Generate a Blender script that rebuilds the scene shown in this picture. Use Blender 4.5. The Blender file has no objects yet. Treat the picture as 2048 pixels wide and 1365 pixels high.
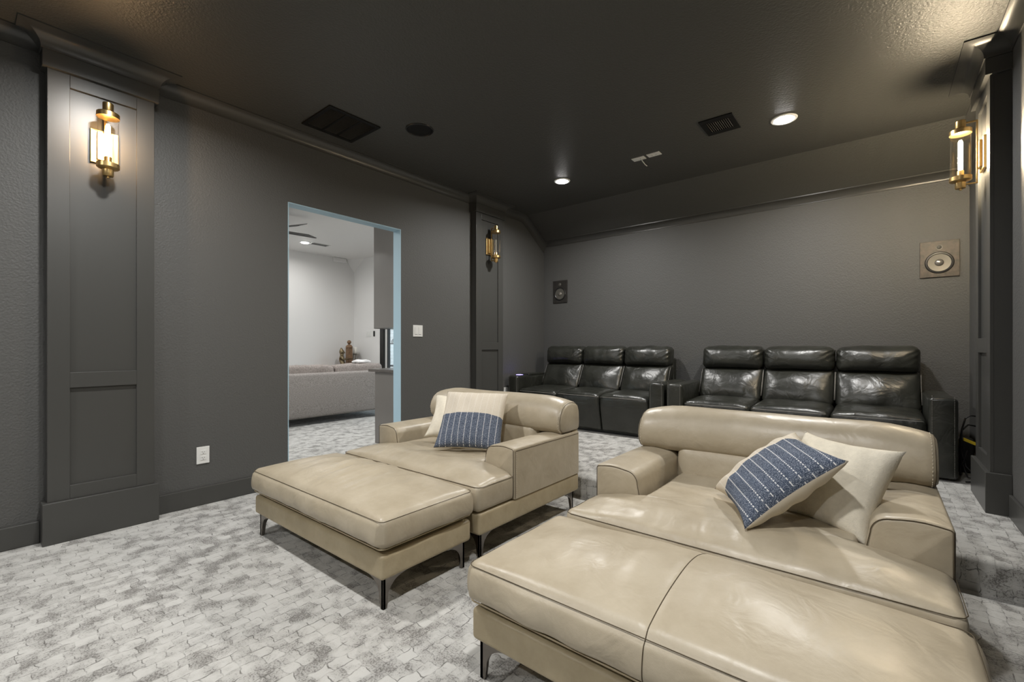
import bpy, bmesh, math, random
from mathutils import Vector, Matrix, noise
random.seed(7)
PI = math.pi
S = bpy.context.scene
COL = S.collection

# ------------------------------------------------------------------ camera
cam_d = bpy.data.cameras.new('camera')
cam = bpy.data.objects.new('camera', cam_d)
COL.objects.link(cam)
S.camera = cam
cam.location = (0, 0, 1.05)
cam.rotation_euler = (PI / 2, 0, math.radians(39.0))
cam_d.sensor_width = 36
cam_d.lens = 36 * 905 / 2048
cam_d.shift_y = 11.2 / 2048
cam_d.clip_start = 0.02

# ------------------------------------------------------------------ world (overcast daylight outside the den)
W = bpy.data.worlds.new('world')
S.world = W
W.use_nodes = True
bg = W.node_tree.nodes['Background']
bg.inputs[0].default_value = (0.80, 0.91, 1.0, 1)
bg.inputs[1].default_value = 1.9

# ------------------------------------------------------------------ exposure
S.view_settings.view_transform = 'Standard'
S.view_settings.look = 'None'
S.view_settings.exposure = 0.0
S.view_settings.gamma = 1.0
S.view_settings.use_curve_mapping = False
S.cycles.use_denoising = True
S.cycles.sample_clamp_indirect = 6
S.cycles.max_bounces = 10
S.cycles.transparent_max_bounces = 16
S.cycles.caustics_reflective = False
S.cycles.caustics_refractive = False

DOWNLIGHT_W = 31.0
DEN_DOWNLIGHT_W = 15.5
BULB = 230.0
BULB_BACK = 1350.0

# daylight portals at the two den openings (they only guide the sky's light)
def portal(name, loc, rot, sx, sy):
    d = bpy.data.lights.new(name, 'AREA')
    d.shape = 'RECTANGLE'
    d.size = sx
    d.size_y = sy
    d.cycles.is_portal = True
    o = bpy.data.objects.new(name, d)
    o.location = loc
    o.rotation_euler = rot
    COL.objects.link(o)

# ------------------------------------------------------------------ main measures (metres)
XL, XR = -3.492, 0.553          # theatre side walls
YF, YB = -2.6, 4.995            # front and back walls
ZC = 2.70                       # ceiling
PL = 0.145                      # rear platform
YR = 2.756                      # riser
YV, ZV = 4.54, 2.40             # ceiling slope starts at YV, meets the back wall at ZV
DY0, DY1, DZ = 1.603, 2.650, 2.152   # doorway
XJ = -3.594                     # far face of the door wall
DX0, DY_0, DYS = -7.817, -0.6, 4.838  # den: far wall, front wall, window wall

portal('window_portal', (-5.85, DYS + 0.02, 1.06), (-PI / 2, 0, 0), 2.1, 2.0)
portal('window_portal.001', (-5.7, DY_0 - 0.02, 1.35), (PI / 2, 0, 0), 2.6, 1.7)

# ================================================================== materials
def nodes_of(name):
    m = bpy.data.materials.new(name)
    m.use_nodes = True
    nt = m.node_tree
    return m, nt, nt.nodes['Principled BSDF']

def N(nt, kind, **inp):
    n = nt.nodes.new(kind)
    for k, v in inp.items():
        if k in n.inputs.keys():
            n.inputs[k].default_value = v
        else:
            setattr(n, k, v)
    return n

def link(nt, a, b):
    nt.links.new(a, b)

def ramp(nt, src, stops):
    r = nt.nodes.new('ShaderNodeValToRGB')
    e = r.color_ramp.elements
    while len(e) < len(stops):
        e.new(0.5)
    for el, (p, c) in zip(e, stops):
        el.position = p
        el.color = c if len(c) == 4 else (*c, 1)
    link(nt, src, r.inputs[0])
    return r

def math_n(nt, op, a, b=None, c=None):
    n = nt.nodes.new('ShaderNodeMath')
    n.operation = op
    for i, v in enumerate((a, b, c)):
        if v is None:
            continue
        if isinstance(v, (int, float)):
            n.inputs[i].default_value = v
        else:
            link(nt, v, n.inputs[i])
    return n.outputs[0]

def mixc(nt, fac, a, b, mode='MIX'):
    n = nt.nodes.new('ShaderNodeMix')
    n.data_type = 'RGBA'
    n.blend_type = mode
    for sock, v in ((n.inputs[0], fac), (n.inputs[6], a), (n.inputs[7], b)):
        if isinstance(v, (int, float)):
            sock.default_value = v
        elif isinstance(v, tuple):
            sock.default_value = (*v, 1) if len(v) == 3 else v
        else:
            link(nt, v, sock)
    return n.outputs[2]

def plain(name, col, rough=0.5, metal=0.0, var=0.0, vscale=6, bump=0.0, bscale=100, bdist=0.002, coat=0.0, spec=0.5, detail=3):
    m, nt, b = nodes_of(name)
    b.inputs['Roughness'].default_value = rough
    b.inputs['Metallic'].default_value = metal
    b.inputs['Specular IOR Level'].default_value = spec
    b.inputs['Coat Weight'].default_value = coat
    b.inputs['Base Color'].default_value = (*col, 1)
    tc = N(nt, 'ShaderNodeTexCoord')
    if var > 0:
        nz = N(nt, 'ShaderNodeTexNoise', Scale=vscale, Detail=4.0)
        link(nt, tc.outputs['Object'], nz.inputs['Vector'])
        lo = tuple(c * (1 - var) for c in col)
        hi = tuple(min(1, c * (1 + var)) for c in col)
        r = ramp(nt, nz.outputs[0], [(0.3, lo), (0.7, hi)])
        link(nt, r.outputs[0], b.inputs['Base Color'])
    if bump > 0:
        nz = N(nt, 'ShaderNodeTexNoise', Scale=bscale, Detail=float(detail))
        link(nt, tc.outputs['Object'], nz.inputs['Vector'])
        bp = N(nt, 'ShaderNodeBump', Strength=bump, Distance=bdist)
        link(nt, nz.outputs[0], bp.inputs['Height'])
        link(nt, bp.outputs[0], b.inputs['Normal'])
    return m

def leather(name, c0, c1, rough, wr=0.35, spec=0.5, coat=0.0):
    m, nt, b = nodes_of(name)
    tc = N(nt, 'ShaderNodeTexCoord')
    n1 = N(nt, 'ShaderNodeTexNoise', Scale=5.0, Detail=6.0, Roughness=0.65)
    link(nt, tc.outputs['Object'], n1.inputs['Vector'])
    r = ramp(nt, n1.outputs[0], [(0.32, c0), (0.68, c1)])
    link(nt, r.outputs[0], b.inputs['Base Color'])
    n2 = N(nt, 'ShaderNodeTexNoise', Scale=14.0, Detail=4.0)
    link(nt, tc.outputs['Object'], n2.inputs['Vector'])
    rr = ramp(nt, n2.outputs[0], [(0.3, (rough * 0.85,) * 3), (0.7, (rough * 1.2,) * 3)])
    link(nt, rr.outputs[0], b.inputs['Roughness'])
    b.inputs['Specular IOR Level'].default_value = spec
    b.inputs['Coat Weight'].default_value = coat
    b.inputs['Coat Roughness'].default_value = 0.30
    v = N(nt, 'ShaderNodeTexVoronoi', Scale=330.0)
    link(nt, tc.outputs['Object'], v.inputs['Vector'])
    b1 = N(nt, 'ShaderNodeBump', Strength=0.12, Distance=0.0008)
    link(nt, v.outputs['Distance'], b1.inputs['Height'])
    n3 = N(nt, 'ShaderNodeTexNoise', Scale=9.0, Detail=3.0, Distortion=0.8)
    link(nt, tc.outputs['Object'], n3.inputs['Vector'])
    n4 = N(nt, 'ShaderNodeTexNoise', Scale=42.0, Detail=5.0, Roughness=0.65)
    link(nt, tc.outputs['Object'], n4.inputs['Vector'])
    b3 = N(nt, 'ShaderNodeBump', Strength=0.10, Distance=0.004)
    link(nt, n4.outputs[0], b3.inputs['Height'])
    link(nt, b1.outputs[0], b3.inputs['Normal'])
    b2 = N(nt, 'ShaderNodeBump', Strength=wr, Distance=0.012)
    link(nt, n3.outputs[0], b2.inputs['Height'])
    link(nt, b3.outputs[0], b2.inputs['Normal'])
    link(nt, b2.outputs[0], b.inputs['Normal'])
    return m

def carpet_mat(name, lo, hi, line):
    m, nt, b = nodes_of(name)
    tc = N(nt, 'ShaderNodeTexCoord')
    sep = N(nt, 'ShaderNodeSeparateXYZ')
    link(nt, tc.outputs['Object'], sep.inputs[0])
    u = math_n(nt, 'SUBTRACT', sep.outputs[1], sep.outputs[2])
    comb = N(nt, 'ShaderNodeCombineXYZ')
    link(nt, u, comb.inputs[0])
    link(nt, sep.outputs[0], comb.inputs[1])
    dn = N(nt, 'ShaderNodeTexNoise', Scale=16.0, Detail=2.0)
    link(nt, comb.outputs[0], dn.inputs['Vector'])
    vm = N(nt, 'ShaderNodeVectorMath', operation='MULTIPLY_ADD')
    vm.inputs[1].default_value = (0.045, 0.035, 0)
    link(nt, dn.outputs['Color'], vm.inputs[0])
    link(nt, comb.outputs[0], vm.inputs[2])
    br = N(nt, 'ShaderNodeTexBrick', Scale=1.0)
    br.inputs['Brick Width'].default_value = 0.064
    br.inputs['Row Height'].default_value = 0.050
    br.inputs['Mortar Size'].default_value = 0.0022
    br.inputs['Mortar Smooth'].default_value = 0.6
    br.inputs['Bias'].default_value = 0.0
    br.inputs['Color1'].default_value = (0, 0, 0, 1)
    br.inputs['Color2'].default_value = (1, 1, 1, 1)
    br.inputs['Mortar'].default_value = (0.5, 0.5, 0.5, 1)
    br.offset = 0.45
    br.squash = 0.8
    br.squash_frequency = 3
    link(nt, vm.outputs[0], br.inputs['Vector'])
    big = N(nt, 'ShaderNodeTexNoise', Scale=11.0, Detail=6.0, Roughness=0.6)
    link(nt, comb.outputs[0], big.inputs['Vector'])
    huge = N(nt, 'ShaderNodeTexNoise', Scale=1.3, Detail=3.0)
    link(nt, comb.outputs[0], huge.inputs['Vector'])
    fine = N(nt, 'ShaderNodeTexNoise', Scale=150.0, Detail=4.0, Roughness=0.75)
    link(nt, tc.outputs['Object'], fine.inputs['Vector'])
    bw = N(nt, 'ShaderNodeRGBToBW')
    link(nt, br.outputs['Color'], bw.inputs[0])
    t = math_n(nt, 'MULTIPLY', bw.outputs[0], 0.20)
    t = math_n(nt, 'MULTIPLY_ADD', big.outputs[0], 1.0, t)
    t = math_n(nt, 'MULTIPLY_ADD', huge.outputs[0], 0.30, t)
    tone = ramp(nt, t, [(0.52, lo), (0.86, hi)])
    # scattered dark flecks, thickest where the blocks are dark
    dk = ramp(nt, t, [(0.60, (0.44,) * 3), (0.92, (0.66,) * 3)])
    fl = math_n(nt, 'SUBTRACT', fine.outputs[0], dk.outputs[0])
    fl = math_n(nt, 'MULTIPLY', fl, 9.0)
    fl.node.use_clamp = True
    flk = math_n(nt, 'MULTIPLY', fl, 0.72)
    c = mixc(nt, flk, tone.outputs[0], line)
    # broken joint lines between the blocks
    msk2 = N(nt, 'ShaderNodeTexNoise', Scale=26.0, Detail=2.0)
    link(nt, comb.outputs[0], msk2.inputs['Vector'])
    mm = ramp(nt, msk2.outputs[0], [(0.46, (0.05,) * 3), (0.60, (1, 1, 1))])
    j = math_n(nt, 'MULTIPLY', br.outputs['Fac'], mm.outputs[0])
    j = math_n(nt, 'MULTIPLY', j, 0.78)
    c = mixc(nt, j, c, line)
    link(nt, c, b.inputs['Base Color'])
    b.inputs['Roughness'].default_value = 0.95
    b.inputs['Specular IOR Level'].default_value = 0.12
    b.inputs['Sheen Weight'].default_value = 0.25
    b.inputs['Sheen Roughness'].default_value = 0.5
    h = math_n(nt, 'MULTIPLY_ADD', br.outputs['Fac'], -0.8, fine.outputs[0])
    bp = N(nt, 'ShaderNodeBump', Strength=0.55, Distance=0.004)
    link(nt, h, bp.inputs['Height'])
    link(nt, bp.outputs[0], b.inputs['Normal'])
    return m

def glass_mat(name, tint=(1, 1, 1), gloss=0.03, edge=0.75):
    m = bpy.data.materials.new(name)
    m.use_nodes = True
    nt = m.node_tree
    nt.nodes.clear()
    out = N(nt, 'ShaderNodeOutputMaterial')
    tr = N(nt, 'ShaderNodeBsdfTransparent')
    tr.inputs[0].default_value = (*tint, 1)
    gl = N(nt, 'ShaderNodeBsdfGlossy', Roughness=gloss)
    lw = N(nt, 'ShaderNodeLayerWeight', Blend=0.5)
    fac = math_n(nt, 'MULTIPLY_ADD', math_n(nt, 'POWER', lw.outputs['Facing'], 3.0), edge, 0.05)
    mx = N(nt, 'ShaderNodeMixShader')
    link(nt, fac, mx.inputs[0])
    link(nt, tr.outputs[0], mx.inputs[1])
    link(nt, gl.outputs[0], mx.inputs[2])
    link(nt, mx.outputs[0], out.inputs[0])
    return m

def emit_mat(name, col, strength):
    m = bpy.data.materials.new(name)
    m.use_nodes = True
    nt = m.node_tree
    nt.nodes.clear()
    out = N(nt, 'ShaderNodeOutputMaterial')
    e = N(nt, 'ShaderNodeEmission')
    e.inputs[0].default_value = (*col, 1)
    e.inputs[1].default_value = strength
    link(nt, e.outputs[0], out.inputs[0])
    return m

def pillow_mat(name, s, ystart):
    """Cream cloth above, denim weave below, dashed white lines running up the cloth; plain cream back."""
    m, nt, b = nodes_of(name)
    tc = N(nt, 'ShaderNodeTexCoord')
    sep = N(nt, 'ShaderNodeSeparateXYZ')
    link(nt, tc.outputs['Object'], sep.inputs[0])
    x, y, z = sep.outputs
    p = 2 * s / 11.0
    fx = math_n(nt, 'FRACT', math_n(nt, 'DIVIDE', math_n(nt, 'ADD', x, 10 * p), p))
    dx = math_n(nt, 'ABSOLUTE', math_n(nt, 'SUBTRACT', fx, 0.5))
    linem = math_n(nt, 'LESS_THAN', dx, 0.055)
    dash = math_n(nt, 'GREATER_THAN', math_n(nt, 'SINE', math_n(nt, 'MULTIPLY', y, 2 * PI / 0.0095)), -0.35)
    mark = math_n(nt, 'MULTIPLY', linem, dash)
    wv = N(nt, 'ShaderNodeTexNoise', Scale=1.0, Detail=2.0)
    mp = N(nt, 'ShaderNodeMapping')
    mp.inputs['Scale'].default_value = (330, 480, 330)
    link(nt, tc.outputs['Object'], mp.inputs[0])
    link(nt, mp.outputs[0], wv.inputs['Vector'])
    mo = N(nt, 'ShaderNodeTexNoise', Scale=18.0, Detail=4.0)
    link(nt, tc.outputs['Object'], mo.inputs['Vector'])
    blue = ramp(nt, wv.outputs[0], [(0.38, (0.026, 0.034, 0.055)), (0.50, (0.070, 0.088, 0.130)), (0.62, (0.34, 0.37, 0.43))])
    blue2 = mixc(nt, math_n(nt, 'MULTIPLY', mo.outputs[0], 0.5), blue.outputs[0], (0.075, 0.105, 0.165))
    blue3 = mixc(nt, math_n(nt, 'MULTIPLY', mark, 0.9), blue2, (0.78, 0.78, 0.78))
    cream = ramp(nt, wv.outputs[0], [(0.3, (0.60, 0.53, 0.43)), (0.7, (0.74, 0.68, 0.58))])
    cream2 = mixc(nt, math_n(nt, 'MULTIPLY', mark, 0.35), cream.outputs[0], (0.9, 0.88, 0.84))
    isb = math_n(nt, 'LESS_THAN', math_n(nt, 'MULTIPLY_ADD', mo.outputs[0], 0.004, y), ystart)
    front = math_n(nt, 'GREATER_THAN', z, 0.001)
    c = mixc(nt, isb, cream2, blue3)
    c = mixc(nt, front, (0.70, 0.64, 0.53), c)
    link(nt, c, b.inputs['Base Color'])
    b.inputs['Roughness'].default_value = 0.9
    b.inputs['Specular IOR Level'].default_value = 0.15
    hh = math_n(nt, 'MULTIPLY_ADD', mark, 0.8, wv.outputs[0])
    bp = N(nt, 'ShaderNodeBump', Strength=0.35, Distance=0.002)
    link(nt, hh, bp.inputs['Height'])
    link(nt, bp.outputs[0], b.inputs['Normal'])
    return m

M = {}
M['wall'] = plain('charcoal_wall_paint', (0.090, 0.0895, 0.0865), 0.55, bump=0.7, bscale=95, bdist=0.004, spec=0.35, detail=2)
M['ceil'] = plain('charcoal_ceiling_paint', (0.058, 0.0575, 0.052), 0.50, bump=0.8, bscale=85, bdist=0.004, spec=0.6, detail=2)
M['trim'] = plain('charcoal_satin_trim_paint', (0.057, 0.0565, 0.053), 0.33, bump=0.06, bscale=60, spec=0.5)
M['jamb'] = plain('pale_blue_grey_jamb_paint', (0.36, 0.51, 0.60), 0.5, bump=0.1, bscale=90, spec=0.4)
M['carpet'] = carpet_mat('block_pattern_carpet', (0.290, 0.282, 0.267), (0.500, 0.494, 0.472), (0.080, 0.075, 0.067))
M['white'] = plain('white_den_paint', (0.78, 0.77, 0.755), 0.6, bump=0.08, bscale=120, spec=0.3)
M['beige'] = leather('beige_leather', (0.375, 0.318, 0.228), (0.468, 0.408, 0.308), 0.40, 0.42, 0.5, 0.12)
M['beige_side'] = leather('beige_leather_side', (0.340, 0.278, 0.172), (0.445, 0.372, 0.245), 0.46, 0.3)
M['seam'] = plain('brown_seam_thread', (0.075, 0.055, 0.03), 0.7)
M['stitch'] = plain('pale_stitch_thread', (0.62, 0.56, 0.45), 0.7)
M['black'] = leather('black_leather', (0.012, 0.0128, 0.0100), (0.026, 0.027, 0.0215), 0.34, 0.75, 0.55, 0.15)
M['black_stitch'] = plain('grey_stitch_thread', (0.22, 0.21, 0.19), 0.7)
M['chrome'] = plain('dark_chrome', (0.22, 0.20, 0.18), 0.22, 1.0)
M['brass'] = plain('aged_brass', (0.66, 0.46, 0.20), 0.34, 1.0, var=0.08, vscale=30)
M['glass'] = glass_mat('clear_glass')
M['pane'] = glass_mat('window_glass', (0.96, 0.98, 0.98))
M['bulb'] = emit_mat('warm_bulb_glow', (1.0, 0.63, 0.31), BULB)
M['bulb_bright'] = emit_mat('bright_bulb_glow', (1.0, 0.82, 0.56), BULB_BACK)
M['unlit'] = plain('unlit_filament', (0.75, 0.68, 0.55), 0.3)
M['lens'] = emit_mat('downlight_lens_glow', (1.0, 0.98, 0.95), 55.0)
M['whiteplastic'] = plain('white_plastic', (0.74, 0.74, 0.72), 0.35)
M['slot'] = plain('dark_slot', (0.03, 0.03, 0.03), 0.6)
M['blackmetal'] = plain('black_painted_metal', (0.012, 0.012, 0.012), 0.38)
M['grille'] = plain('black_grille_slat', (0.06, 0.052, 0.040), 0.28, 0.6)
M['ventblack'] = plain('matte_black_vent', (0.0045, 0.0045, 0.0045), 0.55, spec=0.25)
M['duct'] = plain('bare_duct_metal', (0.42, 0.38, 0.30), 0.45, 0.8)
M['spk'] = plain('speaker_baffle', (0.022, 0.020, 0.018), 0.5, var=0.3, vscale=40, bump=0.2, bscale=150)
M['spk_warm'] = plain('brown_speaker_baffle', (0.070, 0.056, 0.042), 0.5, var=0.35, vscale=35, bump=0.2, bscale=150)
M['cone'] = plain('speaker_cone', (0.13, 0.125, 0.11), 0.32, 0.35)
M['cap'] = plain('speaker_dust_cap', (0.32, 0.30, 0.27), 0.2, 0.7)
M['cream'] = plain('cream_boucle', (0.73, 0.68, 0.57), 0.95, var=0.05, vscale=60, bump=0.5, bscale=220, bdist=0.003, spec=0.1)
M['greyfab'] = plain('grey_chenille', (0.27, 0.25, 0.235), 0.85, var=0.35, vscale=110, bump=0.5, bscale=260, bdist=0.003, spec=0.2)
M['greyfab2'] = plain('taupe_chenille', (0.30, 0.265, 0.245), 0.85, var=0.3, vscale=70, bump=0.5, bscale=200, bdist=0.003, spec=0.2)
M['cab'] = plain('taupe_grey_cabinet_lacquer', (0.16, 0.148, 0.136), 0.3, var=0.05, vscale=3)
M['granite'] = plain('dark_granite', (0.09, 0.08, 0.072), 0.25, var=0.6, vscale=160)
M['bronze'] = plain('antique_bronze', (0.20, 0.155, 0.09), 0.42, 0.75, var=0.35, vscale=35)
M['wood'] = plain('carved_brown_wood', (0.20, 0.115, 0.06), 0.55, var=0.3, vscale=25, bump=0.3, bscale=40)
M['pewter'] = plain('pewter', (0.42, 0.39, 0.35), 0.32, 0.9)
M['wax'] = plain('ivory_wax', (0.82, 0.80, 0.74), 0.5)
M['brick'] = plain('white_painted_brick', (0.80, 0.80, 0.79), 0.8, var=0.08, vscale=12, bump=0.3, bscale=60)
M['mortar'] = plain('pale_mortar', (0.62, 0.62, 0.62), 0.9)
M['paving'] = plain('patio_concrete', (0.55, 0.54, 0.52), 0.85, var=0.1, vscale=5)
M['fan'] = plain('dark_wood_fan_blade', (0.045, 0.043, 0.042), 0.45)
M['throw'] = plain('white_fleece', (0.85, 0.84, 0.83), 0.95, bump=0.6, bscale=90, bdist=0.01)
M['cable'] = plain('black_cable', (0.012, 0.012, 0.012), 0.5)
M['yellow'] = plain('yellow_tag', (0.75, 0.55, 0.02), 0.5)
M['led'] = emit_mat('violet_led', (0.25, 0.2, 1.0), 7.0)

# ================================================================== mesh builder
class MB:
    def __init__(self):
        self.v = []
        self.f = []

    def add(self, vs, fs):
        o = len(self.v)
        self.v += [tuple(p) for p in vs]
        self.f += [tuple(i + o for i in f) for f in fs]
        return self

    def box(self, x0, x1, y0, y1, z0, z1):
        vs = [(x, y, z) for z in (z0, z1) for y in (y0, y1) for x in (x0, x1)]
        return self.add(vs, [(0, 2, 3, 1), (4, 5, 7, 6), (0, 1, 5, 4), (2, 6, 7, 3), (0, 4, 6, 2), (1, 3, 7, 5)])

    def soft(self, x0, x1, y0, y1, z0, z1, r=0.02, n=(12, 12, 6), fn=None):
        """Rounded box on a fine grid; fn(x,y,z,u,v,w) may move each point (u,v,w in -1..1)."""
        cx, cy, cz = (x0 + x1) / 2, (y0 + y1) / 2, (z0 + z1) / 2
        h = ((x1 - x0) / 2, (y1 - y0) / 2, (z1 - z0) / 2)
        rr = [min(r, k * 0.999) for k in h]

        def ticks(k):
            hh, q = h[k], rr[k]
            inner = [-hh + q + (2 * hh - 2 * q) * i / n[k] for i in range(n[k] + 1)]
            e = [0.0, 0.35, 0.7]
            return [-hh + q * t for t in e] + inner + [hh - q * t for t in reversed(e)]
        T = [ticks(0), ticks(1), ticks(2)]
        idx = {}
        vs, fs = [], []

        def vert(i, j, k):
            key = (i, j, k)
            if key in idx:
                return idx[key]
            p = (T[0][i], T[1][j], T[2][k])
            c = [max(-h[a] + rr[a], min(h[a] - rr[a], p[a])) for a in range(3)]
            d = [p[a] - c[a] for a in range(3)]
            # map the square border onto a rounded one
            w = [d[a] / rr[a] for a in range(3)]
            mx = max(abs(t) for t in w)
            L = math.sqrt(sum(t * t for t in w))
            q = [c[a] + (w[a] / L * mx * rr[a] if L > 1e-9 else 0) for a in range(3)]
            P = [q[0] + cx, q[1] + cy, q[2] + cz]
            if fn:
                P = fn(P[0], P[1], P[2], q[0] / h[0], q[1] / h[1], q[2] / h[2])
            idx[key] = len(vs)
            vs.append(tuple(P))
            return idx[key]
        a, b_, c_ = len(T[0]) - 1, len(T[1]) - 1, len(T[2]) - 1
        for i in range(a):
            for j in range(b_):
                fs.append((vert(i, j, 0), vert(i, j + 1, 0), vert(i + 1, j + 1, 0), vert(i + 1, j, 0)))
                fs.append((vert(i, j, c_), vert(i + 1, j, c_), vert(i + 1, j + 1, c_), vert(i, j + 1, c_)))
        for i in range(a):
            for k in range(c_):
                fs.append((vert(i, 0, k), vert(i + 1, 0, k), vert(i + 1, 0, k + 1), vert(i, 0, k + 1)))
                fs.append((vert(i, b_, k), vert(i, b_, k + 1), vert(i + 1, b_, k + 1), vert(i + 1, b_, k)))
        for j in range(b_):
            for k in range(c_):
                fs.append((vert(0, j, k), vert(0, j, k + 1), vert(0, j + 1, k + 1), vert(0, j + 1, k)))
                fs.append((vert(a, j, k), vert(a, j + 1, k), vert(a, j + 1, k + 1), vert(a, j, k + 1)))
        return self.add(vs, fs)

    def tube(self, pts, r, n=6, closed=False):
        pts = [Vector(p) for p in pts]
        vs, fs = [], []
        m = len(pts)
        up = Vector((0, 0, 1))
        prev = None
        for i, p in enumerate(pts):
            a = pts[(i - 1) % m] if (closed or i) else p
            b_ = pts[(i + 1) % m] if (closed or i < m - 1) else p
            t = (b_ - a)
            t = t.normalized() if t.length > 1e-9 else Vector((0, 0, 1))
            ref = prev if prev is not None else (up if abs(t.dot(up)) < 0.9 else Vector((1, 0, 0)))
            s = (ref - t * ref.dot(t))
            s = s.normalized() if s.length > 1e-6 else t.orthogonal().normalized()
            prev = s
            u = t.cross(s)
            rad = r[i] if isinstance(r, (list, tuple)) else r
            for k in range(n):
                an = 2 * PI * k / n
                vs.append(p + (s * math.cos(an) + u * math.sin(an)) * rad)
        segs = m if closed else m - 1
        for i in range(segs):
            for k in range(n):
                a0 = i * n + k
                a1 = i * n + (k + 1) % n
                b0 = ((i + 1) % m) * n + k
                b1 = ((i + 1) % m) * n + (k + 1) % n
                fs.append((a0, a1, b1, b0))
        if not closed:
            fs.append(tuple(reversed(range(n))))
            fs.append(tuple(range((m - 1) * n, m * n)))
        return self.add(vs, fs)

    def lathe(self, prof, cx, cy, n=32, M4=None):
        """prof: (radius, z) list from bottom to top, about the vertical axis through (cx, cy)."""
        vs, fs = [], []
        for rad, z in prof:
            for k in range(n):
                a = 2 * PI * k / n
                vs.append(Vector((cx + rad * math.cos(a), cy + rad * math.sin(a), z)))
        for i in range(len(prof) - 1):
            for k in range(n):
                fs.append((i * n + k, i * n + (k + 1) % n, (i + 1) * n + (k + 1) % n, (i + 1) * n + k))
        fs.append(tuple(reversed(range(n))))
        fs.append(tuple((len(prof) - 1) * n + k for k in range(n)))
        if M4 is not None:
            vs = [M4 @ p for p in vs]
        return self.add(vs, fs)

    def sweep(self, stations, prof, caps=True):
        """stations: (origin, out, down) with mitred vectors; prof: (out, down) outline, closed."""
        vs, fs = [], []
        n = len(prof)
        for o, a, d in stations:
            o, a, d = Vector(o), Vector(a), Vector(d)
            for pa, pd in prof:
                vs.append(o + a * pa + d * pd)
        for i in range(len(stations) - 1):
            for k in range(n):
                fs.append((i * n + k, (i + 1) * n + k, (i + 1) * n + (k + 1) % n, i * n + (k + 1) % n))
        if caps:
            fs.append(tuple(range(n)))
            fs.append(tuple(reversed(range((len(stations) - 1) * n, len(stations) * n))))
        return self.add(vs, fs)

    def build(self, name, mat, parent=None, origin=None, smooth=False, bevel=0.0, local=False, seg=2, auto=None):
        if parent is not None and not local:
            o = Vector((0, 0, 0))
            q = parent
            while q is not None:
                o = o + q.location
                q = q.parent
        elif origin is not None:
            o = Vector(origin)
        else:
            o = Vector((0, 0, 0))
        me = bpy.data.meshes.new(name)
        me.from_pydata([(p[0] - o[0], p[1] - o[1], p[2] - o[2]) for p in self.v], [], self.f)
        bm = bmesh.new()
        bm.from_mesh(me)
        bmesh.ops.recalc_face_normals(bm, faces=bm.faces)
        bm.to_mesh(me)
        bm.free()
        me.materials.append(mat)
        ob = bpy.data.objects.new(name, me)
        COL.objects.link(ob)
        if parent is not None:
            ob.parent = parent
        elif origin is not None:
            ob.location = o
        if smooth:
            me.polygons.foreach_set('use_smooth', [True] * len(me.polygons))
            if auto:
                me.set_sharp_from_angle(angle=math.radians(auto))
        if bevel > 0:
            bv = ob.modifiers.new('bevel', 'BEVEL')
            bv.width = bevel
            bv.segments = seg
            bv.limit_method = 'ANGLE'
            bv.angle_limit = math.radians(40)
        return ob

def tag(o, label, cat, group=None):
    o['label'] = label
    o['category'] = cat
    if group:
        o['group'] = group
    return o

def thing(name, label, cat, loc=(0, 0, 0), group=None):
    o = bpy.data.objects.new(name, None)
    o.empty_display_size = 0.1
    o.location = loc
    COL.objects.link(o)
    return tag(o, label, cat, group)

def struct(o):
    o['kind'] = 'structure'
    return o

def boxobj(name, mat, dims, parent=None, origin=None, bevel=0.0):
    return MB().box(*dims).build(name, mat, parent, origin, bevel=bevel)

def copy_part(src, parent, loc=(0, 0, 0), rot=None):
    c = src.copy()
    COL.objects.link(c)
    c.parent = parent
    c.location = loc
    if rot is not None:
        c.rotation_euler = rot
    return c

# ================================================================== theatre shell
T = 0.12
struct(boxobj('floor', M['carpet'], (XL - 0.1, XR + T, YF - T, YR + 0.02, -0.12, 0)))
# rear platform with a rounded nosing
mb = MB()
prof = [(YB, 0.0), (YR, 0.0), (YR, PL - 0.03)]
for i in range(1, 7):
    a = PI / 2 * i / 6
    prof.append((YR + 0.03 - 0.03 * math.cos(a), PL - 0.03 + 0.03 * math.sin(a)))
prof.append((YB, PL))
mb.sweep([((XL, 0, 0), (0, 1, 0), (0, 0, 1)), ((XR, 0, 0), (0, 1, 0), (0, 0, 1))], prof)
struct(mb.build('floor_platform', M['carpet'], smooth=True, auto=50))
# left wall around the doorway
mb = MB()
mb.box(XJ, XL, YF - T, DY0, -0.1, ZC + 0.05)
mb.box(XJ, XL, DY1, YB + T, -0.1, ZC + 0.05)
mb.box(XJ, XL, DY0, DY1, DZ, ZC + 0.05)
struct(mb.build('wall_left', M['wall']))
struct(boxobj('wall_right', M['wall'], (XR, XR + T, YF - T, YB + T, -0.1, ZC + 0.05)))
struct(boxobj('wall_back', M['wall'], (XL, XR, YB, YB + T, -0.1, ZC + 0.05)))
struct(boxobj('wall_front', M['wall'], (XL, XR, YF - T, YF, -0.1, ZC + 0.05)))
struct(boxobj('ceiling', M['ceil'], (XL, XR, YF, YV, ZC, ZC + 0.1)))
mb = MB()
mb.sweep([((XL, 0, 0), (0, 1, 0), (0, 0, 1)), ((XR, 0, 0), (0, 1, 0), (0, 0, 1))],
         [(YV, ZC), (YB, ZV), (YB, ZC + 0.1), (YV, ZC + 0.1)])
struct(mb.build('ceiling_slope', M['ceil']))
# door lining
mb = MB()
mb.box(XJ - 0.004, XL + 0.001, DY1 - 0.006, DY1 + 0.001, 0, DZ)
mb.box(XJ - 0.004, XL + 0.001, DY0 - 0.001, DY0 + 0.006, 0, DZ)
mb.box(XJ - 0.004, XL + 0.001, DY0 + 0.006, DY1 - 0.006, DZ - 0.006, DZ + 0.001)
struct(mb.build('door_1', M['jamb']))

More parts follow.
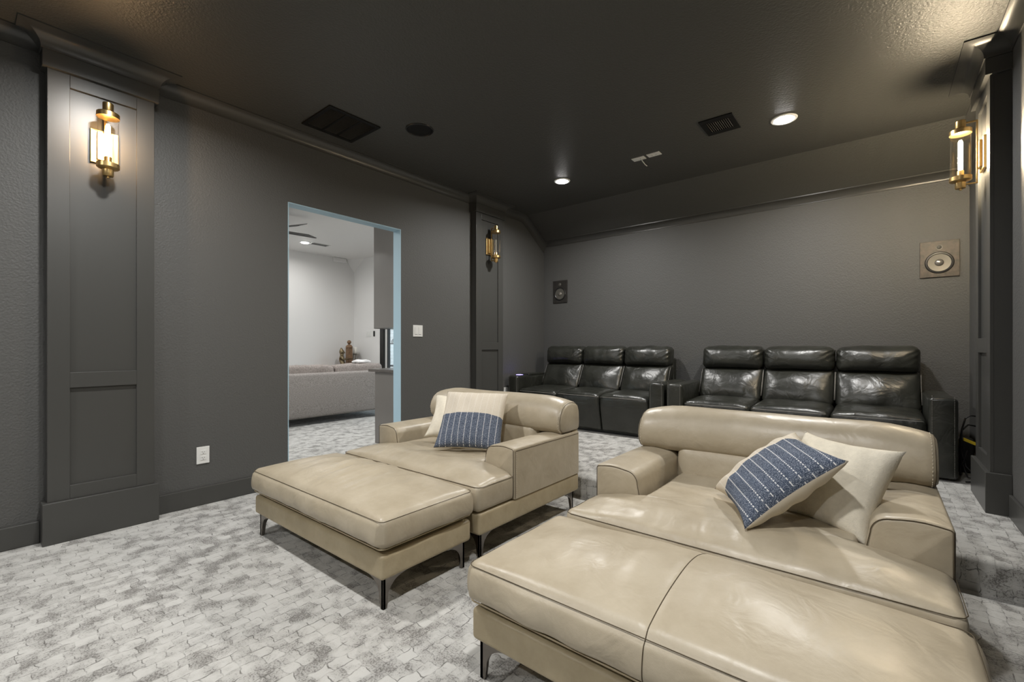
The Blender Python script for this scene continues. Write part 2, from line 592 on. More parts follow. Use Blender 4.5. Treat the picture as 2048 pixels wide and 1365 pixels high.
def cove(p, d, e=0.008):
    """Concave crown outline: p out along the ceiling, d down the wall."""
    pts = [(0, 0), (p, 0), (p, e)]
    k = 9
    for i in range(1, k):
        a = PI / 2 * i / k
        pts.append((p - (p - e * 0.8) * math.sin(a), d - e - (d - 2 * e) * math.cos(a)))
    pts += [(e * 0.8, d - e), (e * 0.8, d), (0, d)]
    return pts

CP, CD = 0.068, 0.080
sl = Vector((0, YB - YV, ZV - ZC)).normalized()
dn = Vector((0, sl.z, -sl.y))
mit = (Vector((0, 0, -1)) + dn) / (1 + Vector((0, 0, -1)).dot(dn))
vert_end = Vector((0, 0, -1)) / sl.y
for i, (xw, ox) in enumerate(((XL, 1), (XR, -1))):
    mb = MB()
    mb.sweep([((xw, YF, ZC), (ox, 0, 0), (0, 0, -1)), ((xw, YV, ZC), (ox, 0, 0), mit), ((xw, YB - 0.001, ZV), (ox, 0, 0), vert_end)], cove(CP, CD))
    struct(mb.build('trim_%d' % (i + 1), M['trim'], smooth=True, auto=35))
# back crown rides under the slope
mb = MB()
bp = [(0, 0.0), (0.068, -0.045)] + [(a, b - 0.0) for a, b in [(0.068, -0.036), (0.052, -0.032), (0.036, -0.024), (0.022, -0.012), (0.012, 0.004), (0.008, 0.016), (0.008, 0.022), (0, 0.022)]]
mb.sweep([((XL, YB, ZV), (0, -1, 0), (0, 0, -1)), ((XR, YB, ZV), (0, -1, 0), (0, 0, -1))], bp)
struct(mb.build('trim_3', M['trim'], smooth=True, auto=35))
mb = MB()
mb.sweep([((XL, YF, ZC), (0, 1, 0), (0, 0, -1)), ((XR, YF, ZC), (0, 1, 0), (0, 0, -1))], cove(CP, CD))
struct(mb.build('trim_4', M['trim'], smooth=True, auto=35))

BBH = 0.119
def baseboard(name, x0, x1, y0, y1, z0):
    struct(boxobj(name, M['trim'], (x0, x1, y0, y1, z0, z0 + BBH), bevel=0.004))
P1a, P1b = 0.292, 0.787
P2a, P2b = 3.572, 4.064
P3a, P3b = 3.530, 4.030
baseboard('baseboard_left', XL, XL + 0.016, YF, P1a, 0)
baseboard('baseboard_left', XL, XL + 0.016, P1b, DY0, 0)
baseboard('baseboard_left', XL, XL + 0.016, DY1, YR, 0)
baseboard('baseboard_left', XL, XL + 0.016, YR + 0.001, P2a, PL)
baseboard('baseboard_left', XL, XL + 0.016, P2b, YB, PL)
baseboard('baseboard_back', XL + 0.016, XR - 0.016, YB - 0.016, YB, PL)
baseboard('baseboard_right', XR - 0.016, XR, YF, YR, 0)
baseboard('baseboard_right', XR - 0.016, XR, YR + 0.001, P3a, PL)
baseboard('baseboard_right', XR - 0.016, XR, P3b, YB, PL)
baseboard('baseboard_front', XL + 0.016, XR - 0.016, YF, YF + 0.016, 0)

# ================================================================== pilasters
def pilaster(label, xw, s, ya, yb, z0, zl, zu):
    """xw wall plane, s = +1/-1 direction into the room; ya..yb base block; zl lower panel, zu upper panel."""
    t = thing('pilaster', label, 'pilaster', (xw, (ya + yb) / 2, z0), 'paneled pilasters on the side walls')

    def bx(name, d0, d1, y0, y1, za, zb, bev=0.0):
        xs = sorted((xw + s * d0, xw + s * d1))
        return boxobj(name, M['trim'], (xs[0], xs[1], y0, y1, za, zb), t, bevel=bev)
    a, b = ya + 0.020, yb - 0.020
    pa, pb = a + 0.087, b - 0.084
    bx('base_block', 0, 0.102, ya, yb, z0, z0 + 0.222, 0.003)
    bx('shaft', 0, 0.066, a, b, z0 + 0.222, 2.53)
    bx('panel', 0.066, 0.068, pa, pb, zl[0], zl[1])
    bx('panel', 0.066, 0.068, pa, pb, zu[0], zu[1])
    bx('stile', 0.066, 0.082, a, pa, z0 + 0.222, 2.53, 0.0015)
    bx('stile', 0.066, 0.082, pb, b, z0 + 0.222, 2.53, 0.0015)
    bx('rail', 0.066, 0.082, pa, pb, z0 + 0.222, zl[0], 0.0015)
    bx('rail', 0.066, 0.082, pa, pb, zl[1], zu[0], 0.0015)
    bx('rail', 0.066, 0.082, pa, pb, zu[1], 2.53, 0.0015)
    bx('frieze', 0, 0.102, ya, yb, 2.527, 2.615, 0.002)
    d = (0, 0, -1)
    xf = xw + s * 0.102
    st = [((xw, ya, ZC), (0, -1, 0), d), ((xf, ya, ZC), (s, -1, 0), d), ((xf, yb, ZC), (s, 1, 0), d), ((xw, yb, ZC), (0, 1, 0), d)]
    MB().sweep(st, cove(0.092, ZC - 2.615, 0.007)).build('cornice', M['trim'], t, smooth=True, auto=35)
    return t

pilaster('tall paneled charcoal pilaster with a lit sconce, nearest the camera, beside the doorway', XL, 1, P1a, P1b, 0, (0.296, 0.826), (0.909, 2.456))
pilaster('paneled charcoal pilaster with the unlit sconce at the end of the black sofa', XL, 1, P2a, P2b, PL, (0.44, 1.014), (1.100, 2.458))
pilaster('paneled charcoal pilaster at the far edge of the picture seen edge-on, with lit sconce', XR, -1, P3a, P3b, PL, (0.44, 1.014), (1.100, 2.458))

# ================================================================== sconces
def sconce(label, xp, s, yc, lit, bulb='bulb'):
    """xp: panel plane, s: direction into the room."""
    t = thing('wall_sconce', label, 'wall lamp', (xp, yc, 2.18), 'brass and glass wall sconces')
    ax = xp + s * 0.104
    xs = sorted((xp, xp + s * 0.016))
    pl = boxobj('back_plate', M['brass'], (xs[0], xs[1], yc - 0.060, yc + 0.060, 2.083, 2.270), t, bevel=0.002)
    mb = MB()
    xs = sorted((xp + s * 0.016, xp + s * 0.030))
    mb.box(xs[0], xs[1], yc - 0.034, yc + 0.034, 2.10, 2.255)
    mb.build('plate_step', M['brass'], pl, bevel=0.002)
    # square bracket: upright bar with two short arms
    mb = MB()
    xb = xp + s * 0.030
    q = sorted((xb, xb + s * 0.008))
    mb.box(q[0], q[1], yc - 0.006, yc + 0.006, 2.012, 2.385)
    e = sorted((xb + s * 0.006, ax))
    mb.box(e[0], e[1], yc - 0.006, yc + 0.006, 2.377, 2.385)
    mb.box(e[0], e[1], yc - 0.006, yc + 0.006, 2.012, 2.020)
    mb.build('bracket', M['brass'], t, bevel=0.001)
    MB().lathe([(0.0, 2.318), (0.050, 2.318), (0.050, 2.342), (0.046, 2.346), (0.026, 2.352), (0.024, 2.356), (0.024, 2.396), (0.021, 2.400), (0.0, 2.400)], ax, yc).build('top_cap', M['brass'], t, smooth=True, auto=35)
    MB().lathe([(0.0, 1.985), (0.006, 1.985), (0.006, 1.994), (0.022, 1.995), (0.024, 1.998), (0.024, 2.030), (0.034, 2.034), (0.046, 2.038), (0.050, 2.042), (0.050, 2.064), (0.0, 2.064)], ax, yc).build('bottom_cap', M['brass'], t, smooth=True, auto=35)
    g = MB()
    n = 40
    vs, fs = [], []
    for z in (2.064, 2.318):
        for k in range(n):
            a = 2 * PI * k / n
            vs.append((ax + 0.046 * math.cos(a), yc + 0.046 * math.sin(a), z))
    for k in range(n):
        fs.append((k, (k + 1) % n, n + (k + 1) % n, n + k))
    g.add(vs, fs).build('glass_shade', M['glass'], t, smooth=True)
    MB().lathe([(0.0, 2.064), (0.016, 2.064), (0.016, 2.098), (0.014, 2.102), (0.0, 2.102)], ax, yc, 20).build('socket', M['brass'], t, smooth=True, auto=35)
    if lit:
        MB().lathe([(0.0, 2.102), (0.007, 2.104), (0.0105, 2.115), (0.0105, 2.270), (0.006, 2.283), (0.0, 2.285)], ax, yc, 20).build('bulb', M[bulb], t, smooth=True)
    else:
        b = MB().lathe([(0.0, 2.102), (0.010, 2.104), (0.014, 2.118), (0.014, 2.262), (0.008, 2.278), (0.0, 2.282)], ax, yc, 20).build('bulb', M['glass'], t, smooth=True)
        f = MB()
        f.tube([(ax, yc - 0.004, 2.11), (ax, yc - 0.005, 2.245), (ax, yc + 0.005, 2.245), (ax, yc + 0.004, 2.11)], 0.0012, 5)
        f.build('filament', M['unlit'], b)
    return t

# ================================================================== ceiling fittings
def downlight(label, x, y, z, power, group, r=0.085, col=(1.0, 0.985, 0.955)):
    t = thing('recessed_downlight', label, 'ceiling light', (x, y, z), group)
    MB().lathe([(r * 0.72, z - 0.001), (r * 0.78, z - 0.007), (r * 0.96, z - 0.006), (r, z - 0.002), (r, z), (r * 0.72, z)], x, y, 36).build('trim_ring', M['whiteplastic'], t, smooth=True, auto=40)
    MB().lathe([(0.0, z - 0.017), (r * 0.35, z - 0.0165), (r * 0.58, z - 0.0135), (r * 0.70, z - 0.0085), (r * 0.72, z - 0.004), (r * 0.72, z - 0.0005), (0.0, z - 0.0005)], x, y, 36).build('lens', M['lens'], t, smooth=True)
    d = bpy.data.lights.new('downlight_lamp', 'AREA')
    d.shape = 'DISK'
    d.size = r * 1.4
    d.energy = power
    d.color = col
    d.spread = math.radians(165)
    lo = bpy.data.objects.new('downlight_lamp', d)
    lo.parent = t
    lo.location = (0, 0, -0.021)
    COL.objects.link(lo)
    return t

TG = 'recessed downlights in the charcoal ceiling'
downlight('round glowing downlight in the dark ceiling near the back corner pilaster', -2.448, 3.815, ZC, DOWNLIGHT_W, TG, 0.080)
downlight('round glowing downlight in the dark ceiling beside the small black vent', -0.532, 3.790, ZC, DOWNLIGHT_W, TG)
for x, y, w in ((-2.48, 0.60, 'above the creased ottoman by the doorway'), (-0.53, 0.60, 'above the ottoman with the middle seam'), (-2.48, -1.5, 'far ahead of the creased ottoman, added unseen for extra light'), (-0.53, -1.5, 'far ahead of the ottoman with the middle seam, added unseen for extra light')):  # the far-ahead pair is out of view, added for the light it gives
    downlight('round glowing downlight in the dark ceiling ' + w, x, y, ZC, DOWNLIGHT_W, TG)

sconce('lit brass wall sconce on the big pilaster nearest the camera, beside the doorway', XL + 0.068, 1, 0.5405, True)
sconce('unlit brass wall sconce on the back corner pilaster past the doorway', XL + 0.068, 1, 3.818, False)
sconce('lit brass wall sconce on the edge-on pilaster above the end of the black sofa', XR - 0.068, -1, 3.790, True, 'bulb_bright')

def return_grille():
    x0, x1, y0, y1 = -3.30, -2.905, 1.612, 2.020
    z = ZC
    t = thing('return_air_grille', 'large square black return air grille in the ceiling near the doorway', 'vent', (x0 + 0.2, y0 + 0.2, z))
    b = 0.03
    for nm, d in (('frame_bar', (x0, x1, y0, y0 + b)), ('frame_bar', (x0, x1, y1 - b, y1)), ('frame_bar', (x0, x0 + b, y0 + b, y1 - b)), ('frame_bar', (x1 - b, x1, y0 + b, y1 - b))):
        boxobj(nm, M['ventblack'], (*d, z - 0.010, z + 0.0), t, bevel=0.002)
    iy = (y1 - y0 - 2 * b)
    for k in (1, 2):
        yy = y0 + b + iy * k / 3
        boxobj('divider', M['ventblack'], (x0 + b, x1 - b, yy - 0.008, yy + 0.008, z - 0.009, z), t)
    # slats across the opening, slanted
    src = None
    ns = 36
    for k in range(ns):
        xx = x0 + b + (x1 - x0 - 2 * b) * (k + 0.5) / ns
        if src is None:
            src = MB().add([(0, -iy / 2, 0.0), (0.0075, -iy / 2, -0.006), (0.0083, -iy / 2, -0.0052), (0.0008, -iy / 2, 0.0008),
                            (0, iy / 2, 0.0), (0.0075, iy / 2, -0.006), (0.0083, iy / 2, -0.0052), (0.0008, iy / 2, 0.0008)],
                           [(0, 1, 2, 3), (7, 6, 5, 4), (0, 4, 5, 1), (1, 5, 6, 2), (2, 6, 7, 3), (3, 7, 4, 0)]).build('slat', M['grille'], t, local=True)
            src.location = (xx - t.location.x - 0.004, (y0 + y1) / 2 - t.location.y, -0.0015)
        else:
            copy_part(src, t, (xx - t.location.x - 0.004, (y0 + y1) / 2 - t.location.y, -0.0015))
    boxobj('backing', M['ventblack'], (x0 + b, x1 - b, y0 + b, y1 - b, z - 0.0005, z + 0.0), t)
return_grille()

t = thing('ceiling_speaker', 'round black in-ceiling speaker grille beside the square return vent', 'speaker', (-2.71, 2.232, ZC))
MB().lathe([(0.094, ZC - 0.002), (0.097, ZC - 0.008), (0.103, ZC - 0.007), (0.106, ZC - 0.002), (0.106, ZC), (0.094, ZC)], -2.71, 2.232, 40).build('rim', M['blackmetal'], t, smooth=True, auto=40)
MB().lathe([(0.0, ZC - 0.006), (0.08, ZC - 0.005), (0.095, ZC - 0.003), (0.095, ZC - 0.0005), (0.0, ZC - 0.0005)], -2.71, 2.232, 40).build('mesh_cover', M['ventblack'], t, smooth=True)

def supply_vent():
    x0, x1, y0, y1 = -1.030, -0.800, 3.445, 3.715
    z = ZC
    t = thing('supply_vent', 'small black supply air vent in the ceiling beside a glowing downlight', 'vent', ((x0 + x1) / 2, (y0 + y1) / 2, z))
    b = 0.036
    for d in ((x0, x1, y0, y0 + b + 0.02), (x0, x1, y1 - b - 0.02, y1), (x0, x0 + b, y0 + b + 0.02, y1 - b - 0.02), (x1 - b, x1, y0 + b + 0.02, y1 - b - 0.02)):
        boxobj('frame_bar', M['ventblack'], (*d, z - 0.008, z), t, bevel=0.002)
    boxobj('backing', M['ventblack'], (x0 + b, x1 - b, y0 + b + 0.02, y1 - b - 0.02, z - 0.001, z), t)
    n = 11
    ly = y1 - y0 - 2 * b - 0.04
    src = None
    for k in range(n):
        xx = x0 + b + (x1 - x0 - 2 * b) * (k + 0.5) / n - t.location.x
        if src is None:
            src = MB().add([(-0.004, -ly / 2, 0), (0.003, -ly / 2, -0.009), (0.004, -ly / 2, -0.008), (-0.003, -ly / 2, 0.0),
                            (-0.004, ly / 2, 0), (0.003, ly / 2, -0.009), (0.004, ly / 2, -0.008), (-0.003, ly / 2, 0.0)],
                           [(0, 1, 2, 3), (7, 6, 5, 4), (0, 4, 5, 1), (1, 5, 6, 2), (2, 6, 7, 3), (3, 7, 4, 0)]).build('slat', plain('grey_louvre', (0.16, 0.155, 0.15), 0.35), t, local=True)
            src.location = (xx, 0, -0.001)
        else:
            copy_part(src, t, (xx, 0, -0.001))
supply_vent()

# ---- wall and ceiling plates
def receptacle_faces(t, mk):
    """mk(a, b, w, h, d0, d1) adds a box in the plate's plane (a across, b up, d out)."""
    for cb in (0.019, -0.019):
        f = mk('socket_face', [(-0.016, 0.016, cb - 0.013, cb + 0.013, 0.006, 0.0085)], M['whiteplastic'])
        for spec in ((-0.0075, -0.0052, cb - 0.001, cb + 0.008), (0.0048, 0.0068, cb - 0.001, cb + 0.007), (-0.002, 0.002, cb - 0.009, cb - 0.0045)):
            mk('slot', [(*spec, 0.0084, 0.0088)], M['slot'], f)

def plate(name, label, cat, org, ax, up, out, w, h, build):
    ax, up, out, org = Vector(ax), Vector(up), Vector(out), Vector(org)
    t = thing(name, label, cat, org)

    def mk(nm, boxes, mat, parent=None, bev=0.0008):
        mb = MB()
        for a0, a1, b0, b1, d0, d1 in boxes:
            vs = []
            for d in (d0, d1):
                for b in (b0, b1):
                    for a in (a0, a1):
                        vs.append(ax * a + up * b + out * d)
            mb.add(vs, [(0, 2, 3, 1), (4, 5, 7, 6), (0, 1, 5, 4), (2, 6, 7, 3), (0, 4, 6, 2), (1, 3, 7, 5)])
        return mb.build(nm, mat, parent or t, local=True, bevel=bev)
    mk('cover_plate', [(-w / 2, w / 2, -h / 2, h / 2, 0, 0.006)], M['whiteplastic'], None, 0.002)
    build(t, mk)
    return t

plate('wall_outlet', 'white duplex power outlet low on the dark wall between pilaster and doorway', 'outlet', (XL, 1.045, 0.329), (0, 1, 0), (0, 0, 1), (1, 0, 0), 0.074, 0.112, receptacle_faces)
plate('wall_outlet', 'white outlet half hidden behind the chaise back, at the foot of the corner pilaster', 'outlet', (XL, 4.19, 0.505), (0, 1, 0), (0, 0, 1), (1, 0, 0), 0.074, 0.112, receptacle_faces)
def rockers(t, mk):
    for ca in (-0.023, 0.023):
        r = mk('rocker', [(ca - 0.0165, ca + 0.0165, -0.033, 0.033, 0.006, 0.0095)], M['whiteplastic'])
        mk('rocker_gap', [(ca - 0.0165, ca + 0.0165, -0.036, -0.033, 0.0055, 0.0066)], M['slot'], r, 0.0002)
plate('light_switch', 'white double rocker light switch on the dark wall beside the doorway', 'light switch', (XL, 2.850, 1.203), (0, 1, 0), (0, 0, 1), (1, 0, 0), 0.117, 0.112, rockers)
plate('ceiling_outlet', 'white duplex outlet plate flat on the dark ceiling, without dangling leads', 'outlet', (-1.494, 3.776, ZC), (0, 1, 0), (1, 0, 0), (0, 0, -1), 0.070, 0.112, receptacle_faces)
def jacks(t, mk):
    mk('jack', [(-0.012, 0.012, 0.012, 0.030, 0.006, 0.012)], M['whiteplastic'])
    for dx, L, c in ((0.0, 0.075, 'stitch'), (0.012, 0.055, 'cable')):
        mb = MB()
        mb.tube([(0.022, dx, -0.010), (0.03, dx + 0.008, -0.03), (0.05, dx + 0.02, -0.03 - L * 0.4), (0.065, dx + 0.025, -0.03 - L * 0.6)], 0.004, 8)
        mb.build('lead', M['whiteplastic'] if c == 'stitch' else M['cable'], t, smooth=True, local=True)
plate('ceiling_cable_plate', 'white cable plate on the dark ceiling with short leads dangling', 'cable plate', (-1.632, 3.782, ZC), (0, 1, 0), (1, 0, 0), (0, 0, -1), 0.070, 0.112, jacks)

# ---- in-wall speakers on the back wall
def wall_speaker(label, x0, x1, z0, z1, mat):
    xc, zc = (x0 + x1) / 2, (z0 + z1) / 2
    t = thing('wall_speaker', label, 'speaker', (xc, YB, zc), 'flush speakers in the back wall')
    boxobj('baffle', mat, (x0, x1, YB - 0.012, YB, z0, z1), t, bevel=0.003)
    R = Matrix.Translation((xc, YB - 0.012, 0)) @ Matrix.Rotation(PI / 2, 4, 'X')
    h = z1 - z0

    def disc(name, prof, zc_, mat_):
        mm = Matrix.Translation((xc, YB - 0.012, zc_)) @ Matrix.Rotation(PI / 2, 4, 'X')
        MB().lathe(prof, 0, 0, 36, mm).build(name, mat_, t, smooth=True, auto=40)
    wz = z0 + h * 0.40
    disc('woofer_surround', [(0.068, 0.0), (0.068, 0.002), (0.074, 0.007), (0.083, 0.006), (0.088, 0.0)], wz, M['blackmetal'])
    disc('woofer_cone', [(0.0, 0.0005), (0.072, 0.0005), (0.072, 0.0035), (0.035, 0.0012), (0.0, 0.001)], wz, M['cone'])
    disc('dust_cap', [(0.028, 0.0005), (0.0275, 0.004), (0.020, 0.012), (0.010, 0.0155), (0.0, 0.0165)], wz, M['cap'])
    disc('tweeter', [(0.020, 0.0), (0.020, 0.004), (0.014, 0.003), (0.011, 0.006), (0.006, 0.009), (0.0, 0.010)], z0 + h * 0.82, M['cone'])
wall_speaker('black flush wall speaker above the sofa near the corner by the doorway side', -3.339, -3.121, 1.621, 1.913, M['spk'])
wall_speaker('brownish flush wall speaker with shiny cone, high above the sofa arm by the edge-on pilaster', 0.263, 0.497, 1.609, 1.900, M['spk_warm'])

# ================================================================== beige chaises and ottomans
def leg_mesh(name, root, cx, cy, dx, dy, h=0.128):
    """Corner leg: a tapering foot that splits into two curved fins along the base edges (dx, dy = inward signs)."""
    mb = MB()
    th = 0.013

    def fin(ex, ey, nx, ny):
        # outline in (s along edge, z)
        inner = []
        k = 8
        for i in range(k + 1):
            a = PI / 2 * i / k
            inner.append((0.026 + 0.085 * (1 - math.cos(a)) ** 1.0, 0.045 + (h - 0.012 - 0.045) * math.sin(a)))
        out = [(0.0, 0.0), (0.019, 0.0)] + inner + [(0.118, h - 0.008), (0.118, h), (0.0, h)]
        n = len(out)
        vs = []
        for off in (0.0, th):
            for s_, z in out:
                vs.append((cx + ex * s_ + nx * off, cy + ey * s_ + ny * off, z))
        fs = [(i, (i + 1) % n, n + (i + 1) % n, n + i) for i in range(n)]
        # caps as strips from the outer edge
        for o in (0, n):
            poly = [o + i for i in range(n)]
            fs.append(tuple(poly))
        mb.add(vs, fs)
    fin(dx, 0, 0, dy)
    fin(0, dy, dx, 0)
    return mb.build(name, M['chrome'], root, bevel=0.0015)

def ring(x0, x1, y0, y1, z, r, fn=None, n=6, k=14):
    pts = []
    cs = [(x1 - r, y1 - r, 0), (x0 + r, y1 - r, 1), (x0 + r, y0 + r, 2), (x1 - r, y0 + r, 3)]
    for cx, cy, q in cs:
        for i in range(n + 1):
            a = PI / 2 * (q + i / n)
            pts.append((cx + r * math.cos(a), cy + r * math.sin(a), z))
    # densify
    out = []
    m = len(pts)
    for i in range(m):
        a, b = Vector(pts[i]), Vector(pts[(i + 1) % m])
        out.append(a)
        L = (b - a).length
        s = int(L / 0.05)
        for j in range(1, s):
            out.append(a.lerp(b, j / s))
    return out

def crown_fn(x0, x1, y0, y1, z0, zs, h, wr, seed, edge=0.0):
    """Cushion: sides swell a little, the top domes up by h over the seam height zs; wr(x,y) adds creases."""
    cx, cy = (x0 + x1) / 2, (y0 + y1) / 2
    hx, hy = (x1 - x0) / 2, (y1 - y0) / 2

    def f(x, y, z, u, v, w):
        t = (z - z0) / (zs - z0)
        uu, vv = min(1, abs(u)), min(1, abs(v))
        dome = (1 - uu ** 3.2) * (1 - vv ** 2.6)
        nz = noise.noise(Vector((x * 4 + seed, y * 4, 0.3)))
        if t > 0.55:
            k = (t - 0.55) / 0.45
            z = z + h * dome * k * (1 + 0.15 * nz) + (wr(x, y) * k if wr else 0)
            z += edge * k * nz * (1 - dome)
        # side swell
        sw = 0.016 * math.sin(PI * max(0, min(1, t)) ** 0.8) * (1 + 0.5 * noise.noise(Vector((x * 7, y * 7, seed))))
        sw += 0.010 * max(0, 0.75 - t) * noise.noise(Vector((x * 13, y * 13, z * 9 + seed)))
        if abs(u) > 0.985:
            x += sw * (1 if u > 0 else -1)
        if abs(v) > 0.985:
            y += sw * (1 if v > 0 else -1)
        return (x, y, z)
    return f

def ottoman(label, x0, x1, y0, y1, seed, creases, centre_seam):
    t = thing('ottoman', label, 'ottoman', ((x0 + x1) / 2, (y0 + y1) / 2, 0), 'beige leather ottomans')
    MB().soft(x0 + 0.010, x1 - 0.010, y0 + 0.010, y1 - 0.004, 0.125, 0.226, 0.016, (16, 8, 3)).build('base', M['beige_side'], t, smooth=True)
    zs = 0.372

    def wr(x, y):
        u = (x - x0) / (x1 - x0)
        v = (y - y0) / (y1 - y0)
        if creases:
            bend = x + 0.16 * (v - 0.3) ** 2 + 0.02 * noise.noise(Vector((x * 3, y * 3, seed)))
            mask = math.exp(-((u - 0.48) / 0.30) ** 2) * math.exp(-((v - 0.62) / 0.36) ** 2)
            n1 = noise.noise(Vector((bend * 9.0, y * 1.6, seed)))
            n2 = noise.noise(Vector((bend * 22.0, y * 3.0, seed + 4)))
            n3 = noise.noise(Vector((bend * 50.0, y * 6.0, seed + 8)))
            return mask * (0.030 * n1 + 0.024 * (0.4 - abs(n2)) + 0.008 * n3)
        mask = math.exp(-((u - 0.36) / 0.10) ** 2) * math.exp(-((v - 0.6) / 0.3) ** 2) + 0.7 * math.exp(-((u - 0.55) / 0.06) ** 2) * math.exp(-((v - 0.35) / 0.15) ** 2)
        w = mask * 0.011 * noise.noise(Vector(((x + 0.2 * y) * 20, y * 3, seed))) + 0.007 * noise.noise(Vector((x * 4, y * 5, seed)))
        xm = (x0 + x1) / 2 - 0.015
        w -= 0.0045 * math.exp(-((x - xm) / 0.007) ** 2)
        return w
    f = crown_fn(x0, x1, y0, y1, 0.246, zs, 0.050, wr, seed)
    cm = MB().soft(x0, x1, y0, y1, 0.246, zs, 0.030, (110, 52, 9), f)
    cm.build('cushion', M['beige'], t, smooth=True)
    # seam around the top edge and the stitched hem at the bottom
    mb = MB()
    mb.tube([(p.x, p.y, p.z) for p in ring(x0 + 0.002, x1 - 0.002, y0 + 0.002, y1 - 0.002, zs - 0.010, 0.026)], 0.0013, 5, True)
    mb.build('top_seam', M['seam'], t, smooth=True)
    mb = MB()
    mb.tube([(p.x, p.y, p.z) for p in ring(x0 + 0.004, x1 - 0.004, y0 + 0.004, y1 - 0.004, 0.252, 0.026)], 0.0026, 5, True)
    mb.build('hem_piping', M['beige_side'], t, smooth=True)
    if centre_seam:
        xm = (x0 + x1) / 2 - 0.015
        # follow the cushion's own surface: up the front, then across the top
        xn = min((abs(p[0] - xm), p[0]) for p in cm.v if p[2] > zs)[1]
        near = [p for p in cm.v if abs(p[0] - xn) < 0.003]
        front = sorted((p for p in near if p[2] < zs - 0.004 and p[1] < y0 + 0.02), key=lambda p: p[2])
        top = sorted((p for p in near if p[2] >= zs - 0.004 and p[1] < y1 - 0.02), key=lambda p: p[1])
        pts = [(xn, p[1] - 0.0004, p[2]) for p in front if p[2] > 0.262] + [(xn, p[1], p[2] + 0.0004) for p in top]
        mb = MB()
        mb.tube(pts, 0.0014, 5)
        mb.build('centre_seam', M['seam'], t, smooth=True)
    for dx, dy, cx, cy in ((1, 1, x0 + 0.03, y0 + 0.03), (-1, 1, x1 - 0.03, y0 + 0.03), (1, -1, x0 + 0.03, y1 - 0.03), (-1, -1, x1 - 0.03, y1 - 0.03)):
        leg_mesh('leg', t, cx, cy, dx, dy)
    return t

def arm_profile(w, zt, zb, rin, rout):
    """(a from outer side inwards, z): rounded inner top, tight outer top."""
    pts = [(0.0, zb)]
    for i in range(6):
        a = PI / 2 * i / 5
        pts.append((rout - rout * math.cos(a), zt - rout + rout * math.sin(a)))
    for i in range(1, 5):
        pts.append((rout + (w - 0.03 - rin - rout) * i / 5, zt + 0.008 * math.sin(PI * i / 5)))
    for i in range(9):
        a = PI / 2 * i / 8
        pts.append((w - 0.03 - rin + rin * math.sin(a), zt - rin + rin * math.cos(a)))
    pts.append((w - 0.012, (zt - rin) * 0.55 + zb * 0.45))
    pts.append((w, zb))
    return pts

def loft_y(prof, xo, sx, ys, insets, cz):
    """Closed outline swept along Y with an inset at the ends, for soft arms."""
    mb = MB()
    n = len(prof)
    ca = sum(p[0] for p in prof) / n
    vs, fs = [], []
    for y, ins in zip(ys, insets):
        for a, z in prof:
            da, dz = a - ca, z - cz
            L = math.hypot(da, dz)
            k = max(0.0, 1 - ins / L) if L > 1e-6 else 1
            vs.append((xo + sx * (ca + da * k), y, cz + dz * k))
    for i in range(len(ys) - 1):
        for j in range(n):
            fs.append((i * n + j, i * n + (j + 1) % n, (i + 1) * n + (j + 1) % n, (i + 1) * n + j))
    fs.append(tuple(range(n)))
    fs.append(tuple(range((len(ys) - 1) * n, len(ys) * n)))
    return mb.add(vs, fs)

